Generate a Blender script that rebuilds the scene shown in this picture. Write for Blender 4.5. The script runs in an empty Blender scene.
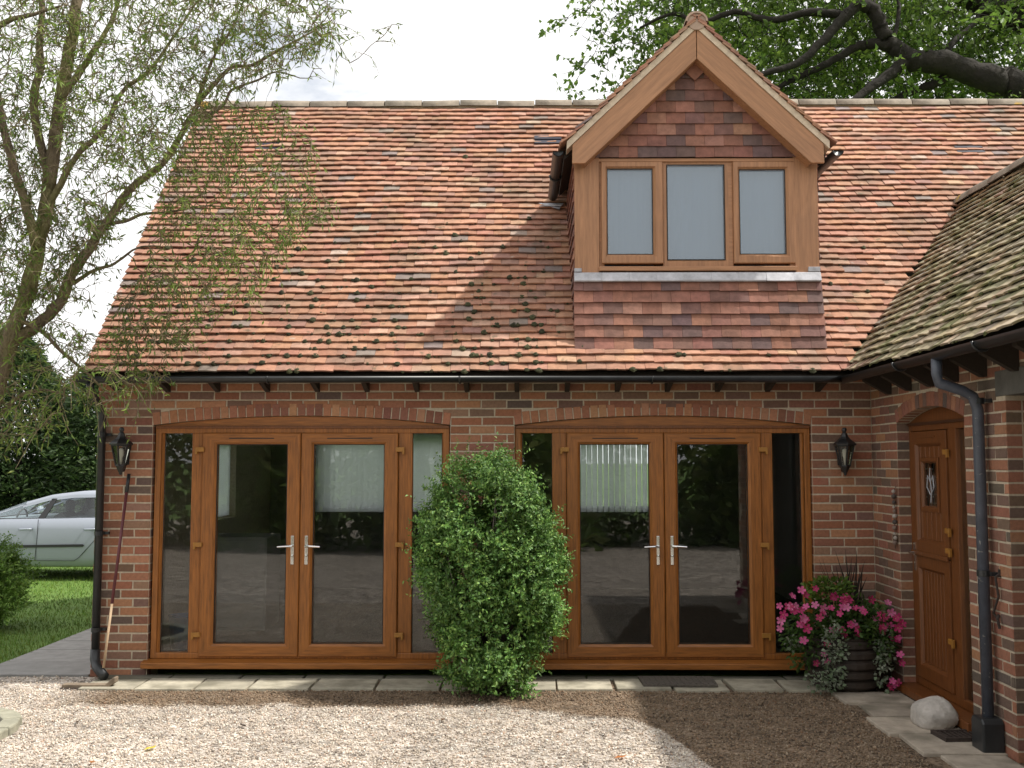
import bpy, math, random
import numpy as np
from mathutils import Vector, Matrix

random.seed(7)
rng = np.random.default_rng(11)
scene = bpy.context.scene
COL = scene.collection

# ------------------------------------------------------------------ camera
F_PX = 1035.0
PITCH = math.atan(78 / F_PX)
YAW = math.atan(9 / F_PX)
CAM = np.array([0.0, -9.1, 1.86])
cd = bpy.data.cameras.new("camera")
cd.sensor_width = 36.0
cd.lens = F_PX / 1024 * 36.0
cd.clip_end = 3000
cam = bpy.data.objects.new("camera", cd)
COL.objects.link(cam)
cam.location = CAM
cam.rotation_euler = (math.pi / 2 + PITCH, 0, YAW)
scene.camera = cam

# ------------------------------------------------------------------ light
SUN_L = Vector((0.70, -0.055, 1.0)).normalized()      # towards the sun
sd = bpy.data.lights.new("sun", 'SUN')
sd.energy = 4.2
sd.angle = math.radians(1.8)
sd.color = (1.0, 0.95, 0.87)
sun = bpy.data.objects.new("sun", sd)
COL.objects.link(sun)
sun.rotation_euler = (-SUN_L).to_track_quat('-Z', 'Y').to_euler()
sun.location = (10, -5, 20)

world = bpy.data.worlds.new("World")
scene.world = world
world.use_nodes = True
wn = world.node_tree
wn.nodes.clear()
wo = wn.nodes.new('ShaderNodeOutputWorld')
bg = wn.nodes.new('ShaderNodeBackground')
sky = wn.nodes.new('ShaderNodeTexSky')
sky.sky_type = 'NISHITA'
sky.sun_disc = False
sky.sun_elevation = math.asin(SUN_L.z)
sky.sun_rotation = math.atan2(SUN_L.x, SUN_L.y)
sky.air_density = 1.0
sky.dust_density = 1.5
tc = wn.nodes.new('ShaderNodeTexCoord')
mp = wn.nodes.new('ShaderNodeMapping')
mp.inputs['Scale'].default_value = (1.3, 1.3, 3.2)
mp.inputs['Location'].default_value = (0.35, 0.1, 0.2)
nz = wn.nodes.new('ShaderNodeTexNoise')
nz.inputs['Scale'].default_value = 2.1
nz.inputs['Detail'].default_value = 7
nz.inputs['Roughness'].default_value = 0.55
rp = wn.nodes.new('ShaderNodeValToRGB')
rp.color_ramp.elements[0].position = 0.24
rp.color_ramp.elements[0].color = (0.0, 0.0, 0.0, 1)
rp.color_ramp.elements[1].position = 0.38
rp.color_ramp.elements[1].color = (1, 1, 1, 1)
mx = wn.nodes.new('ShaderNodeMix')
mx.data_type = 'RGBA'
wn.links.new(tc.outputs['Generated'], mp.inputs['Vector'])
wn.links.new(mp.outputs[0], nz.inputs['Vector'])
wn.links.new(nz.outputs[0], rp.inputs[0])
wn.links.new(rp.outputs[0], mx.inputs[0])
wn.links.new(sky.outputs[0], mx.inputs[6])
mx.inputs[7].default_value = (10.0, 9.95, 9.9, 1)
wn.links.new(mx.outputs[2], bg.inputs[0])
bg.inputs[1].default_value = 0.10
wn.links.new(bg.outputs[0], wo.inputs[0])

scene.view_settings.view_transform = 'Standard'
scene.view_settings.look = 'None'
scene.view_settings.gamma = 1.0
scene.view_settings.exposure = 0.36
scene.view_settings.use_curve_mapping = False
scene.render.engine = 'CYCLES'
scene.cycles.max_bounces = 8
scene.cycles.transparent_max_bounces = 16


# ------------------------------------------------------------------ measuring: a photo point to a real place
def _R():
    c, s = math.cos(math.pi / 2 + PITCH), math.sin(math.pi / 2 + PITCH)
    rx = np.array([[1, 0, 0], [0, c, -s], [0, s, c]])
    c, s = math.cos(YAW), math.sin(YAW)
    return np.array([[c, -s, 0], [s, c, 0], [0, 0, 1]]) @ rx


RM = _R()


def ray(x, y):
    return RM @ np.array([(x - 512) / F_PX, -(y - 384) / F_PX, -1])


def at_y(x, y, Y):
    d = ray(x, y)
    return CAM + (Y - CAM[1]) / d[1] * d


def at_x(x, y, X):
    d = ray(x, y)
    return CAM + (X - CAM[0]) / d[0] * d


def X_(px, Y=0.04, py=540):
    return at_y(px, py, Y)[0]


def Z_(py, Y=0.04, px=400):
    return at_y(px, py, Y)[2]


# ------------------------------------------------------------------ materials
def mat(name, base=None, rough=0.8, noise=(8, 0.25), bump=None, metal=0.0, transl=0.0, spec=0.5, grain=None, coat=0.0,
        blot=None, turn=0.0):
    """base None = the face colour attribute 'col'."""
    m = bpy.data.materials.new(name)
    m.use_nodes = True
    nt = m.node_tree
    N, L = nt.nodes, nt.links
    b = N['Principled BSDF']
    out = N['Material Output']
    co = N.new('ShaderNodeTexCoord')
    if base is None:
        a = N.new('ShaderNodeAttribute')
        a.attribute_name = 'col'
        csrc = a.outputs['Color']
    else:
        r = N.new('ShaderNodeRGB')
        r.outputs[0].default_value = (*base, 1)
        csrc = r.outputs[0]
    vec = co.outputs['Object']
    if turn:
        mt = N.new('ShaderNodeMapping')
        mt.inputs['Rotation'].default_value = (0, turn, 0)
        L.new(vec, mt.inputs[0])
        vec = mt.outputs[0]
    if grain:
        mpn = N.new('ShaderNodeMapping')
        mpn.inputs['Scale'].default_value = grain
        L.new(vec, mpn.inputs[0])
        vec = mpn.outputs[0]
    if noise:
        t = N.new('ShaderNodeTexNoise')
        t.inputs['Scale'].default_value = noise[0]
        t.inputs['Detail'].default_value = 6
        t.inputs['Roughness'].default_value = 0.65
        L.new(vec, t.inputs['Vector'])
        mr = N.new('ShaderNodeMapRange')
        mr.inputs[1].default_value = 0.25
        mr.inputs[2].default_value = 0.75
        mr.inputs[3].default_value = 1 - noise[1]
        mr.inputs[4].default_value = 1 + noise[1]
        L.new(t.outputs[0], mr.inputs[0])
        mu = N.new('ShaderNodeMix')
        mu.data_type = 'RGBA'
        mu.blend_type = 'MULTIPLY'
        mu.inputs[0].default_value = 1
        L.new(csrc, mu.inputs[6])
        L.new(mr.outputs[0], mu.inputs[7])
        csrc = mu.outputs[2]
    if blot:                       # (colour, scale, low, high, strength): patches with a shape of their own
        for (bc, sc_, lo, hi, st) in blot:
            t = N.new('ShaderNodeTexNoise')
            t.inputs['Scale'].default_value = sc_
            t.inputs['Detail'].default_value = 5
            L.new(co.outputs['Object'], t.inputs['Vector'])
            mr = N.new('ShaderNodeMapRange')
            mr.inputs[1].default_value = lo
            mr.inputs[2].default_value = hi
            mr.inputs[3].default_value = 0
            mr.inputs[4].default_value = st
            L.new(t.outputs[0], mr.inputs[0])
            mu = N.new('ShaderNodeMix')
            mu.data_type = 'RGBA'
            L.new(mr.outputs[0], mu.inputs[0])
            L.new(csrc, mu.inputs[6])
            mu.inputs[7].default_value = (*bc, 1)
            csrc = mu.outputs[2]
    L.new(csrc, b.inputs['Base Color'])
    b.inputs['Roughness'].default_value = rough
    b.inputs['Metallic'].default_value = metal
    b.inputs['Specular IOR Level'].default_value = spec
    if coat:
        b.inputs['Coat Weight'].default_value = coat
        b.inputs['Coat Roughness'].default_value = 0.08
    if bump:
        t = N.new('ShaderNodeTexNoise')
        t.inputs['Scale'].default_value = bump[0]
        t.inputs['Detail'].default_value = 5
        L.new(vec, t.inputs['Vector'])
        bp = N.new('ShaderNodeBump')
        bp.inputs['Strength'].default_value = bump[1]
        bp.inputs['Distance'].default_value = bump[2]
        L.new(t.outputs[0], bp.inputs['Height'])
        L.new(bp.outputs[0], b.inputs['Normal'])
    if transl:
        tr = N.new('ShaderNodeBsdfTranslucent')
        L.new(csrc, tr.inputs[0])
        ms = N.new('ShaderNodeMixShader')
        ms.inputs[0].default_value = transl
        L.new(b.outputs[0], ms.inputs[1])
        L.new(tr.outputs[0], ms.inputs[2])
        L.new(ms.outputs[0], out.inputs[0])
    return m


def glass_mat(name, tint=(0.97, 0.985, 0.98), rough=0.0, ior=1.5, gloss=(1, 1, 1)):
    m = bpy.data.materials.new(name)
    m.use_nodes = True
    nt = m.node_tree
    nt.nodes.clear()
    o = nt.nodes.new('ShaderNodeOutputMaterial')
    t = nt.nodes.new('ShaderNodeBsdfTransparent')
    t.inputs[0].default_value = (*tint, 1)
    g = nt.nodes.new('ShaderNodeBsdfGlossy')
    g.inputs['Roughness'].default_value = rough
    g.inputs[0].default_value = (*gloss, 1)
    fr = nt.nodes.new('ShaderNodeFresnel')
    fr.inputs[0].default_value = ior
    ms = nt.nodes.new('ShaderNodeMixShader')
    nt.links.new(fr.outputs[0], ms.inputs[0])
    nt.links.new(t.outputs[0], ms.inputs[1])
    nt.links.new(g.outputs[0], ms.inputs[2])
    nt.links.new(ms.outputs[0], o.inputs[0])
    return m


M = {}
M['brick'] = mat('brick', None, 0.9, (38, 0.22), (90, 0.5, 0.006), blot=[((0.30, 0.26, 0.20), 3.1, 0.62, 0.8, 0.35)])
M['tile'] = mat('clay_tile', None, 0.88, (18, 0.26), (60, 0.5, 0.005),
                blot=[((0.46, 0.41, 0.35), 8, 0.68, 0.73, 0.5), ((0.15, 0.115, 0.085), 2.3, 0.48, 0.70, 0.6), ((0.09, 0.085, 0.05), 13, 0.62, 0.70, 0.6),
                      ((0.55, 0.27, 0.03), 2.4, 0.72, 0.76, 0.75)])
M['wing_tile'] = mat('mossy_clay_tile', None, 0.92, (16, 0.2), (50, 0.5, 0.005),
                     blot=[((0.12, 0.135, 0.04), 3.4, 0.50, 0.66, 0.75), ((0.45, 0.42, 0.34), 8, 0.68, 0.73, 0.5)])
M['hung_tile'] = mat('hung_clay_tile', None, 0.8, (14, 0.35), (50, 0.35, 0.004))
M['ridge'] = mat('ridge_tile', (0.25, 0.21, 0.165), 0.9, (11, 0.35), (40, 0.5, 0.006),
                 blot=[((0.50, 0.30, 0.03), 2.6, 0.64, 0.68, 0.8), ((0.16, 0.14, 0.11), 5, 0.58, 0.66, 0.6)])
M['mortar'] = mat('mortar', (0.46, 0.38, 0.28), 0.95, (40, 0.2), (80, 0.4, 0.004))
M['oak_v'] = mat('golden_oak_upright', (0.275, 0.098, 0.018), 0.45, (5, 0.5), None, grain=(14, 14, 1.0))
M['oak_h'] = mat('golden_oak_rail', (0.275, 0.098, 0.018), 0.45, (5, 0.5), None, grain=(1.0, 14, 14))
M['oak_dark'] = mat('golden_oak_dark', (0.155, 0.052, 0.013), 0.45, (5, 0.4), None, grain=(14, 14, 1.2))
M['faded_v'] = mat('faded_oak_upright', (0.37, 0.185, 0.092), 0.55, (4, 0.28), None, grain=(12, 12, 0.9), blot=[((0.26, 0.13, 0.07), 2.2, .5, .75, .4)])
M['faded_h'] = mat('faded_oak_rail', (0.37, 0.185, 0.092), 0.55, (4, 0.26), None, grain=(0.9, 12, 12))
M['black'] = mat('black_paint', (0.014, 0.014, 0.015), 0.42, (12, 0.3))
M['gutter'] = mat('black_gutter', (0.022, 0.024, 0.026), 0.38, (9, 0.35))
M['greypipe'] = mat('grey_pipe', (0.075, 0.085, 0.11), 0.45, (14, 0.3), blot=[((0.45, 0.45, 0.42), 30, 0.66, 0.7, 0.5)])
M['lead'] = mat('lead', (0.42, 0.42, 0.45), 0.5, (7, 0.4), (18, 0.5, 0.006), metal=0.15)
M['chrome'] = mat('chrome', (0.75, 0.75, 0.74), 0.18, None, metal=1.0)
M['brass'] = mat('hinge_gold', (0.33, 0.15, 0.025), 0.5, (12, 0.2))
M['rubber'] = mat('rubber_gasket', (0.012, 0.012, 0.012), 0.6, None)
M['glass'] = glass_mat('window_glass', ior=1.55)
M['lantern_glass'] = glass_mat('lantern_glass', (0.85, 0.85, 0.78), 0.08)
M['car_glass'] = glass_mat('car_glass', (0.90, 0.97, 0.95), 0.0, 1.65)
M['stone'] = mat('paving_stone', None, 0.9, (9, 0.28), (45, 0.5, 0.006), blot=[((0.12, 0.11, 0.075), 3.3, 0.48, 0.66, 0.6)])
M['slab'] = mat('path_slab', None, 0.9, (8, 0.22), (60, 0.4, 0.004))
M['interior'] = mat('interior_paint', (0.22, 0.22, 0.21), 0.9, (2, 0.1))
M['ceiling'] = mat('ceiling_paint', (0.45, 0.45, 0.43), 0.9, (2, 0.08))
M['carpet'] = mat('carpet', (0.055, 0.05, 0.045), 0.95, (40, 0.3))
M['blind'] = mat('blind_fabric', (0.90, 0.92, 0.93), 0.8, (6, 0.04), transl=0.8)
M['white'] = mat('white_paint', (0.72, 0.73, 0.72), 0.5, (3, 0.06))
M['wood_dark'] = mat('dark_timber', (0.028, 0.019, 0.013), 0.85, (10, 0.35), grain=(3, 3, 12))
M['bark'] = mat('bark', (0.17, 0.13, 0.085), 0.95, (9, 0.5), (16, 1.0, 0.05), grain=(2.2, 2.2, 0.8),
                blot=[((0.19, 0.20, 0.05), 1.6, 0.46, 0.6, 0.6)])
M['twig'] = mat('willow_twig', (0.17, 0.135, 0.075), 0.8, (9, 0.35))
M['oak_bark'] = mat('oak_bark', (0.020, 0.016, 0.012), 0.95, (6, 0.45), (9, 0.9, 0.05))
M['leaf'] = mat('leaf', None, 0.5, None, transl=0.42, spec=0.35)
M['leaf_gloss'] = mat('shrub_leaf', None, 0.5, None, transl=0.25, spec=0.3)
M['petal'] = mat('petal', None, 0.6, None, transl=0.35)
M['grass'] = mat('grass_blade', None, 0.6, None, transl=0.3)
M['lawn'] = mat('lawn', (0.10, 0.18, 0.026), 0.95, (2.2, 0.3), (70, 0.8, 0.02))
M['soil'] = mat('soil', (0.05, 0.038, 0.026), 0.95, (18, 0.45), (40, 0.9, 0.02))
M['boulder'] = mat('boulder', (0.50, 0.46, 0.42), 0.9, (5, 0.35), (30, 0.9, 0.012), blot=[((0.26, 0.24, 0.20), 9, .55, .7, .7)])
M['pot'] = mat('dark_barrel', (0.035, 0.026, 0.020), 0.6, (10, 0.4), (20, 0.4, 0.006))
M['edging'] = mat('edging_stone', (0.30, 0.29, 0.22), 0.9, (8, 0.3), (30, 0.5, 0.008))
M['mat_rubber'] = mat('doormat', (0.11, 0.095, 0.08), 0.95, (60, 0.5), (120, 0.9, 0.01))
M['handle_red'] = mat('maroon_sleeve', (0.12, 0.028, 0.035), 0.5, (20, 0.2))
M['handle_wood'] = mat('ash_handle', (0.42, 0.30, 0.19), 0.75, (14, 0.25))
M['rake_wood'] = mat('weathered_head', (0.20, 0.155, 0.11), 0.9, (14, 0.35))
M['iron'] = mat('rusty_iron', (0.055, 0.04, 0.034), 0.75, (25, 0.4), metal=0.3)
M['silver'] = mat('silver_paint', (0.31, 0.34, 0.40), 0.38, (1.5, 0.03), metal=0.1, coat=0.25)
M['trim'] = mat('black_trim', (0.02, 0.02, 0.022), 0.5, None)
M['tyre'] = mat('tyre', (0.018, 0.018, 0.018), 0.85, None)
M['rim'] = mat('alloy_rim', (0.5, 0.5, 0.52), 0.3, None, metal=0.9)
M['seat'] = mat('seat_cloth', (0.085, 0.088, 0.095), 0.9, None)
M['lamp_red'] = mat('tail_lamp', (0.35, 0.01, 0.01), 0.2, None)
M['lamp_clear'] = mat('head_lamp', (0.7, 0.72, 0.74), 0.15, None)
M['blue'] = mat('blue_plastic', (0.03, 0.13, 0.33), 0.4, None)
M['moss'] = mat('moss', None, 0.95, (60, 0.5), (90, 0.8, 0.01))
M['vent'] = mat('slate_vent', (0.03, 0.03, 0.045), 0.5, (9, 0.2))


def gravel_mat(name, attr):
    """pale washed gravel, with brown fines along the drip line; the same mask paints extra shade by the wing."""
    m = bpy.data.materials.new(name)
    m.use_nodes = True
    N, L = m.node_tree.nodes, m.node_tree.links
    b = N['Principled BSDF']
    b.inputs['Roughness'].default_value = 0.85
    b.inputs['Specular IOR Level'].default_value = 0.3
    geo = N.new('ShaderNodeNewGeometry')
    if attr:
        a = N.new('ShaderNodeAttribute')
        a.attribute_name = 'col'
        c = a.outputs['Color']
    else:
        v = N.new('ShaderNodeTexVoronoi')
        v.inputs['Scale'].default_value = 46
        L.new(geo.outputs['Position'], v.inputs['Vector'])
        r = N.new('ShaderNodeValToRGB')
        e = r.color_ramp.elements
        e[0].position = 0
        e[0].color = (0.12, 0.10, 0.085, 1)
        e[1].position = 1
        e[1].color = (0.62, 0.56, 0.50, 1)
        k = e.new(0.35)
        k.color = (0.42, 0.35, 0.29, 1)
        k = e.new(0.6)
        k.color = (0.50, 0.44, 0.38, 1)
        sp = N.new('ShaderNodeSeparateColor')
        L.new(v.outputs['Color'], sp.inputs[0])
        L.new(sp.outputs[0], r.inputs[0])
        c = r.outputs[0]
        bp = N.new('ShaderNodeBump')
        bp.inputs['Strength'].default_value = 0.9
        bp.inputs['Distance'].default_value = 0.012
        bp.invert = True
        L.new(v.outputs['Distance'], bp.inputs['Height'])
        L.new(bp.outputs[0], b.inputs['Normal'])
    # stain plus painted wing shade: 1 near the house, 0 outside; its edge follows x and a noise
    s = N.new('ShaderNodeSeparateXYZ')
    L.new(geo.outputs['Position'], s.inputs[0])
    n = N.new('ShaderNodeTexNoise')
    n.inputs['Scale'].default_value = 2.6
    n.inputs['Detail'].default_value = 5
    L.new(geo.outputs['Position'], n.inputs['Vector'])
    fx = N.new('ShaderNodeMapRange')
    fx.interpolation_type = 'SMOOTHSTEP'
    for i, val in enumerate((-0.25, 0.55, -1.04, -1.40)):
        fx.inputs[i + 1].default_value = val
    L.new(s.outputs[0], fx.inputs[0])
    wing_shade = N.new('ShaderNodeMapRange')  # carries the dark tint over the wing's shadow, deepening it by colour
    wing_shade.interpolation_type = 'SMOOTHSTEP'
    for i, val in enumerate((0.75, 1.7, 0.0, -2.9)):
        wing_shade.inputs[i + 1].default_value = val
    L.new(s.outputs[0], wing_shade.inputs[0])
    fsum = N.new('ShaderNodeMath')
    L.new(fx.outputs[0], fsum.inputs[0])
    L.new(wing_shade.outputs[0], fsum.inputs[1])
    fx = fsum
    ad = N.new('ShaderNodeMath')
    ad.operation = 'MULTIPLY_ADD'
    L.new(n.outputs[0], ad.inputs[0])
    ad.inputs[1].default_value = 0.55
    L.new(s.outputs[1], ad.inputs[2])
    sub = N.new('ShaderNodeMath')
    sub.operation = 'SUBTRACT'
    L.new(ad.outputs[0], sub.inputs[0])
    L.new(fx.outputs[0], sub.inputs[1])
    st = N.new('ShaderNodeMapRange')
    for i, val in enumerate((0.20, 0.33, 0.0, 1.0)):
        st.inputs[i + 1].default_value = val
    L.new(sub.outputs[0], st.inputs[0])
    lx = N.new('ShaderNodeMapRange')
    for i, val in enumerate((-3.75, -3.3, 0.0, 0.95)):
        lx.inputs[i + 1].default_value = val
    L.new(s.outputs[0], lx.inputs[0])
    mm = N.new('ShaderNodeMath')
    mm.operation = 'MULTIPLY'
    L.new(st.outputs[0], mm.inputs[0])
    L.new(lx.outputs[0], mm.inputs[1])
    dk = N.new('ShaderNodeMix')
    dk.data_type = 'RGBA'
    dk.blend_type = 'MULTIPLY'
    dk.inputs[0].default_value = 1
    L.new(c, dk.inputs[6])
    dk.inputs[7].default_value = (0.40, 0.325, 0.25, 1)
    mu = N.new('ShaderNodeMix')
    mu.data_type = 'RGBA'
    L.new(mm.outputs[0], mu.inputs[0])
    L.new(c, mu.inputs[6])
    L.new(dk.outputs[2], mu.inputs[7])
    # broad unevenness
    n2 = N.new('ShaderNodeTexNoise')
    n2.inputs['Scale'].default_value = 1.1
    n2.inputs['Detail'].default_value = 4
    L.new(geo.outputs['Position'], n2.inputs['Vector'])
    mr = N.new('ShaderNodeMapRange')
    for i, val in enumerate((0.3, 0.7, 0.84, 1.12)):
        mr.inputs[i + 1].default_value = val
    L.new(n2.outputs[0], mr.inputs[0])
    n3 = N.new('ShaderNodeTexNoise')
    n3.inputs['Scale'].default_value = 11 if attr else 7
    n3.inputs['Detail'].default_value = 6
    L.new(geo.outputs['Position'], n3.inputs['Vector'])
    mr3 = N.new('ShaderNodeMapRange')
    for i, val in enumerate((0.32, 0.68, 0.5 if not attr else 0.86, 1.25 if not attr else 1.1)):
        mr3.inputs[i + 1].default_value = val
    L.new(n3.outputs[0], mr3.inputs[0])
    mq = N.new('ShaderNodeMath')
    mq.operation = 'MULTIPLY'
    L.new(mr.outputs[0], mq.inputs[0])
    L.new(mr3.outputs[0], mq.inputs[1])
    mr = mq
    m2 = N.new('ShaderNodeMix')
    m2.data_type = 'RGBA'
    m2.blend_type = 'MULTIPLY'
    m2.inputs[0].default_value = 1
    L.new(mu.outputs[2], m2.inputs[6])
    L.new(mr.outputs[0], m2.inputs[7])
    L.new(m2.outputs[2], b.inputs['Base Color'])
    return m


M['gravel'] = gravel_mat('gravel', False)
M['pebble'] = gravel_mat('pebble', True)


# ------------------------------------------------------------------ mesh helpers
class MB:
    """collects faces; build() links them as ONE mesh object."""

    def __init__(self, T=None):
        self.v, self.f, self.c, self.T = [], [], [], T

    def add(self, verts, faces, col=(0.5, 0.5, 0.5)):
        o = len(self.v)
        if self.T is not None:
            verts = [tuple(self.T @ Vector(p)) for p in verts]
        self.v.extend(verts)
        self.f.extend([tuple(i + o for i in q) for q in faces])
        self.c.extend([col] * len(faces))

    def box(self, x0, x1, y0, y1, z0, z1, col=(0.5, 0.5, 0.5)):
        v = [(x, y, z) for z in (z0, z1) for y in (y0, y1) for x in (x0, x1)]
        self.add(v, [(0, 2, 3, 1), (4, 5, 7, 6), (0, 1, 5, 4), (2, 6, 7, 3), (0, 4, 6, 2), (1, 3, 7, 5)], col)

    def prism(self, poly, a0, a1, axis='y', col=(0.5, 0.5, 0.5)):
        """poly of 2-D points, pushed along an axis ('y': (x,z), 'x': (y,z), 'z': (x,y))."""
        n = len(poly)

        def P(p, a):
            return {'y': (p[0], a, p[1]), 'x': (a, p[0], p[1]), 'z': (p[0], p[1], a)}[axis]
        v = [P(p, a0) for p in poly] + [P(p, a1) for p in poly]
        f = [tuple(range(n)), tuple(range(2 * n - 1, n - 1, -1))]
        f += [(i + n, (i + 1) % n + n, (i + 1) % n, i) for i in range(n)]
        self.add(v, f, col)

    def ring(self, x0, x1, z0, z1, prof, col=(0.5, 0.5, 0.5)):
        """mitred rectangular frame; prof = [(inset, y), ...] from the outer back round to the inner back."""
        v, f = [], []
        n = len(prof)
        for (w, y) in prof:
            v += [(x0 + w, y, z0 + w), (x1 - w, y, z0 + w), (x1 - w, y, z1 - w), (x0 + w, y, z1 - w)]
        for i in range(n):
            j = (i + 1) % n
            for k in range(4):
                l = (k + 1) % 4
                f.append((i * 4 + k, i * 4 + l, j * 4 + l, j * 4 + k))
        self.add(v, f, col)

    def tube(self, pts, rad, n=8, col=(0.5, 0.5, 0.5), cap=True):
        pts = [Vector(p) for p in pts]
        if not hasattr(rad, '__len__'):
            rad = [rad] * len(pts)
        v, f = [], []
        up = None
        for i, p in enumerate(pts):
            d = (pts[min(i + 1, len(pts) - 1)] - pts[max(i - 1, 0)])
            d = d.normalized() if d.length > 1e-9 else Vector((0, 0, 1))
            if up is None:
                up = d.orthogonal().normalized()
            up = up - d * up.dot(d)
            up = up.normalized() if up.length > 1e-6 else d.orthogonal().normalized()
            w = d.cross(up)
            for k in range(n):
                a = 2 * math.pi * k / n
                v.append(tuple(p + (up * math.cos(a) + w * math.sin(a)) * rad[i]))
        for i in range(len(pts) - 1):
            for k in range(n):
                l = (k + 1) % n
                f.append((i * n + k, i * n + l, (i + 1) * n + l, (i + 1) * n + k))
        if cap:
            f.append(tuple(range(n - 1, -1, -1)))
            f.append(tuple((len(pts) - 1) * n + k for k in range(n)))
        self.add(v, f, col)

    def lathe(self, prof, c=(0, 0, 0), n=16, col=(0.5, 0.5, 0.5), ph=0.0, sx=1.0, sy=1.0):
        v, f = [], []
        for (r, z) in prof:
            for k in range(n):
                a = 2 * math.pi * k / n + ph
                v.append((c[0] + r * math.cos(a) * sx, c[1] + r * math.sin(a) * sy, c[2] + z))
        for i in range(len(prof) - 1):
            for k in range(n):
                l = (k + 1) % n
                f.append((i * n + k, i * n + l, (i + 1) * n + l, (i + 1) * n + k))
        f.append(tuple(range(n - 1, -1, -1)))
        f.append(tuple((len(prof) - 1) * n + k for k in range(n)))
        self.add(v, f, col)

    def build(self, name, m, parent=None, smooth=False, bevel=0.0):
        me = bpy.data.meshes.new(name)
        me.from_pydata(self.v, [], self.f)
        a = me.attributes.new('col', 'FLOAT_COLOR', 'FACE')
        arr = np.ones((len(self.f), 4), dtype=np.float32)
        arr[:, :3] = np.array(self.c, dtype=np.float32).reshape(-1, 3)
        a.data.foreach_set('color', arr.ravel())
        if smooth:
            me.polygons.foreach_set('use_smooth', [True] * len(self.f))
        me.materials.append(m)
        me.update()
        o = bpy.data.objects.new(name, me)
        COL.objects.link(o)
        if parent:
            o.parent = parent
        if bevel:
            md = o.modifiers.new('bevel', 'BEVEL')
            md.width = bevel
            md.segments = 2
            md.limit_method = 'ANGLE'
            md.angle_limit = math.radians(40)
        return o


def np_mesh(name, V, Fq, C, m, parent=None):
    """numpy faces (n,k) of k-gons with one colour each."""
    V = np.asarray(V, dtype=np.float32)
    Fq = np.asarray(Fq, dtype=np.int32)
    k = Fq.shape[1]
    me = bpy.data.meshes.new(name)
    me.vertices.add(len(V))
    me.vertices.foreach_set('co', V.ravel())
    me.loops.add(Fq.size)
    me.loops.foreach_set('vertex_index', Fq.ravel())
    me.polygons.add(len(Fq))
    me.polygons.foreach_set('loop_start', np.arange(0, Fq.size, k, dtype=np.int32))
    a = me.attributes.new('col', 'FLOAT_COLOR', 'FACE')
    arr = np.ones((len(Fq), 4), dtype=np.float32)
    arr[:, :3] = C
    a.data.foreach_set('color', arr.ravel())
    me.materials.append(m)
    me.update(calc_edges=True)
    me.validate()
    o = bpy.data.objects.new(name, me)
    COL.objects.link(o)
    if parent:
        o.parent = parent
    return o


def unit(a):
    return a / np.maximum(np.linalg.norm(a, axis=-1, keepdims=True), 1e-9)


def leaf_arrays(P, D, Nn, Ln, Wd):
    """kite-shaped leaves folded a little along the midrib: two triangles a side of the rib = two quads' worth of look."""
    D = unit(D)
    S = unit(np.cross(D, Nn))
    Nn = np.cross(S, D)
    Ln = Ln[:, None]
    Wd = Wd[:, None]
    mid = P + D * Ln * 0.45
    V = np.stack([P, mid + S * Wd * 0.5 + Nn * Wd * 0.18, P + D * Ln - Nn * Ln * 0.12, mid - S * Wd * 0.5 + Nn * Wd * 0.18], 1)
    n = len(P)
    b = np.arange(n)[:, None] * 4
    Ft = np.concatenate([b + np.array([[0, 1, 2]]), b + np.array([[0, 2, 3]])], 0)
    return V.reshape(-1, 3), Ft


def leaves_obj(name, P, D, Nn, Ln, Wd, C, m, parent):
    V, Ft = leaf_arrays(P, D, Nn, Ln, Wd)
    return np_mesh(name, V, Ft, np.concatenate([C, C], 0), m, parent)


def rand_dir(n):
    return unit(rng.normal(size=(n, 3)))


def empty(name, loc=(0, 0, 0), rz=0.0, parent=None):
    o = bpy.data.objects.new(name, None)
    COL.objects.link(o)
    o.location = loc
    o.rotation_euler = (0, 0, rz)
    o.empty_display_size = 0.2
    if parent:
        o.parent = parent
    return o


def tag(o, label=None, cat=None, group=None, kind=None):
    if label:
        o['label'] = label
    if cat:
        o['category'] = cat
    if group:
        o['group'] = group
    if kind:
        o['kind'] = kind
    return o


def copy_tree(o, parent=None):
    c = o.copy()
    COL.objects.link(c)
    c.parent = parent
    for ch in list(o.children):
        copy_tree(ch, c)
    return c


def pick(pal, jit=0.12):
    w = [p[0] for p in pal]
    c = random.choices(pal, w)[0][1]
    k = 1 + random.uniform(-jit, jit)
    return (c[0] * k, c[1] * k * (1 + random.uniform(-.05, .05)), c[2] * k * (1 + random.uniform(-.08, .08)))


# ================================================================== SETTING
g = MB()
g.add([(-900, -900, -0.02), (900, -900, -0.02), (900, 1200, -0.02), (-900, 1200, -0.02)], [(0, 1, 2, 3)])
tag(g.build('ground', M['lawn']), kind='structure')
g = MB()
g.add([(-30, -24, 0.0), (14, -24, 0.0), (14, 0.02, 0.0), (-4.8, 0.02, 0.0), (-9, -1.2, 0.0), (-30, -3, 0.0)], [(0, 1, 2, 3, 4, 5)])
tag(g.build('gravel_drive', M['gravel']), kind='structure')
g = MB()
g.add([(-40, 0.03, -0.008), (-3.6, 0.03, -0.008), (-3.6, 60, -0.008), (-40, 60, -0.008)], [(0, 1, 2, 3)])
tag(g.build('lawn', M['lawn']), kind='structure')

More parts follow.
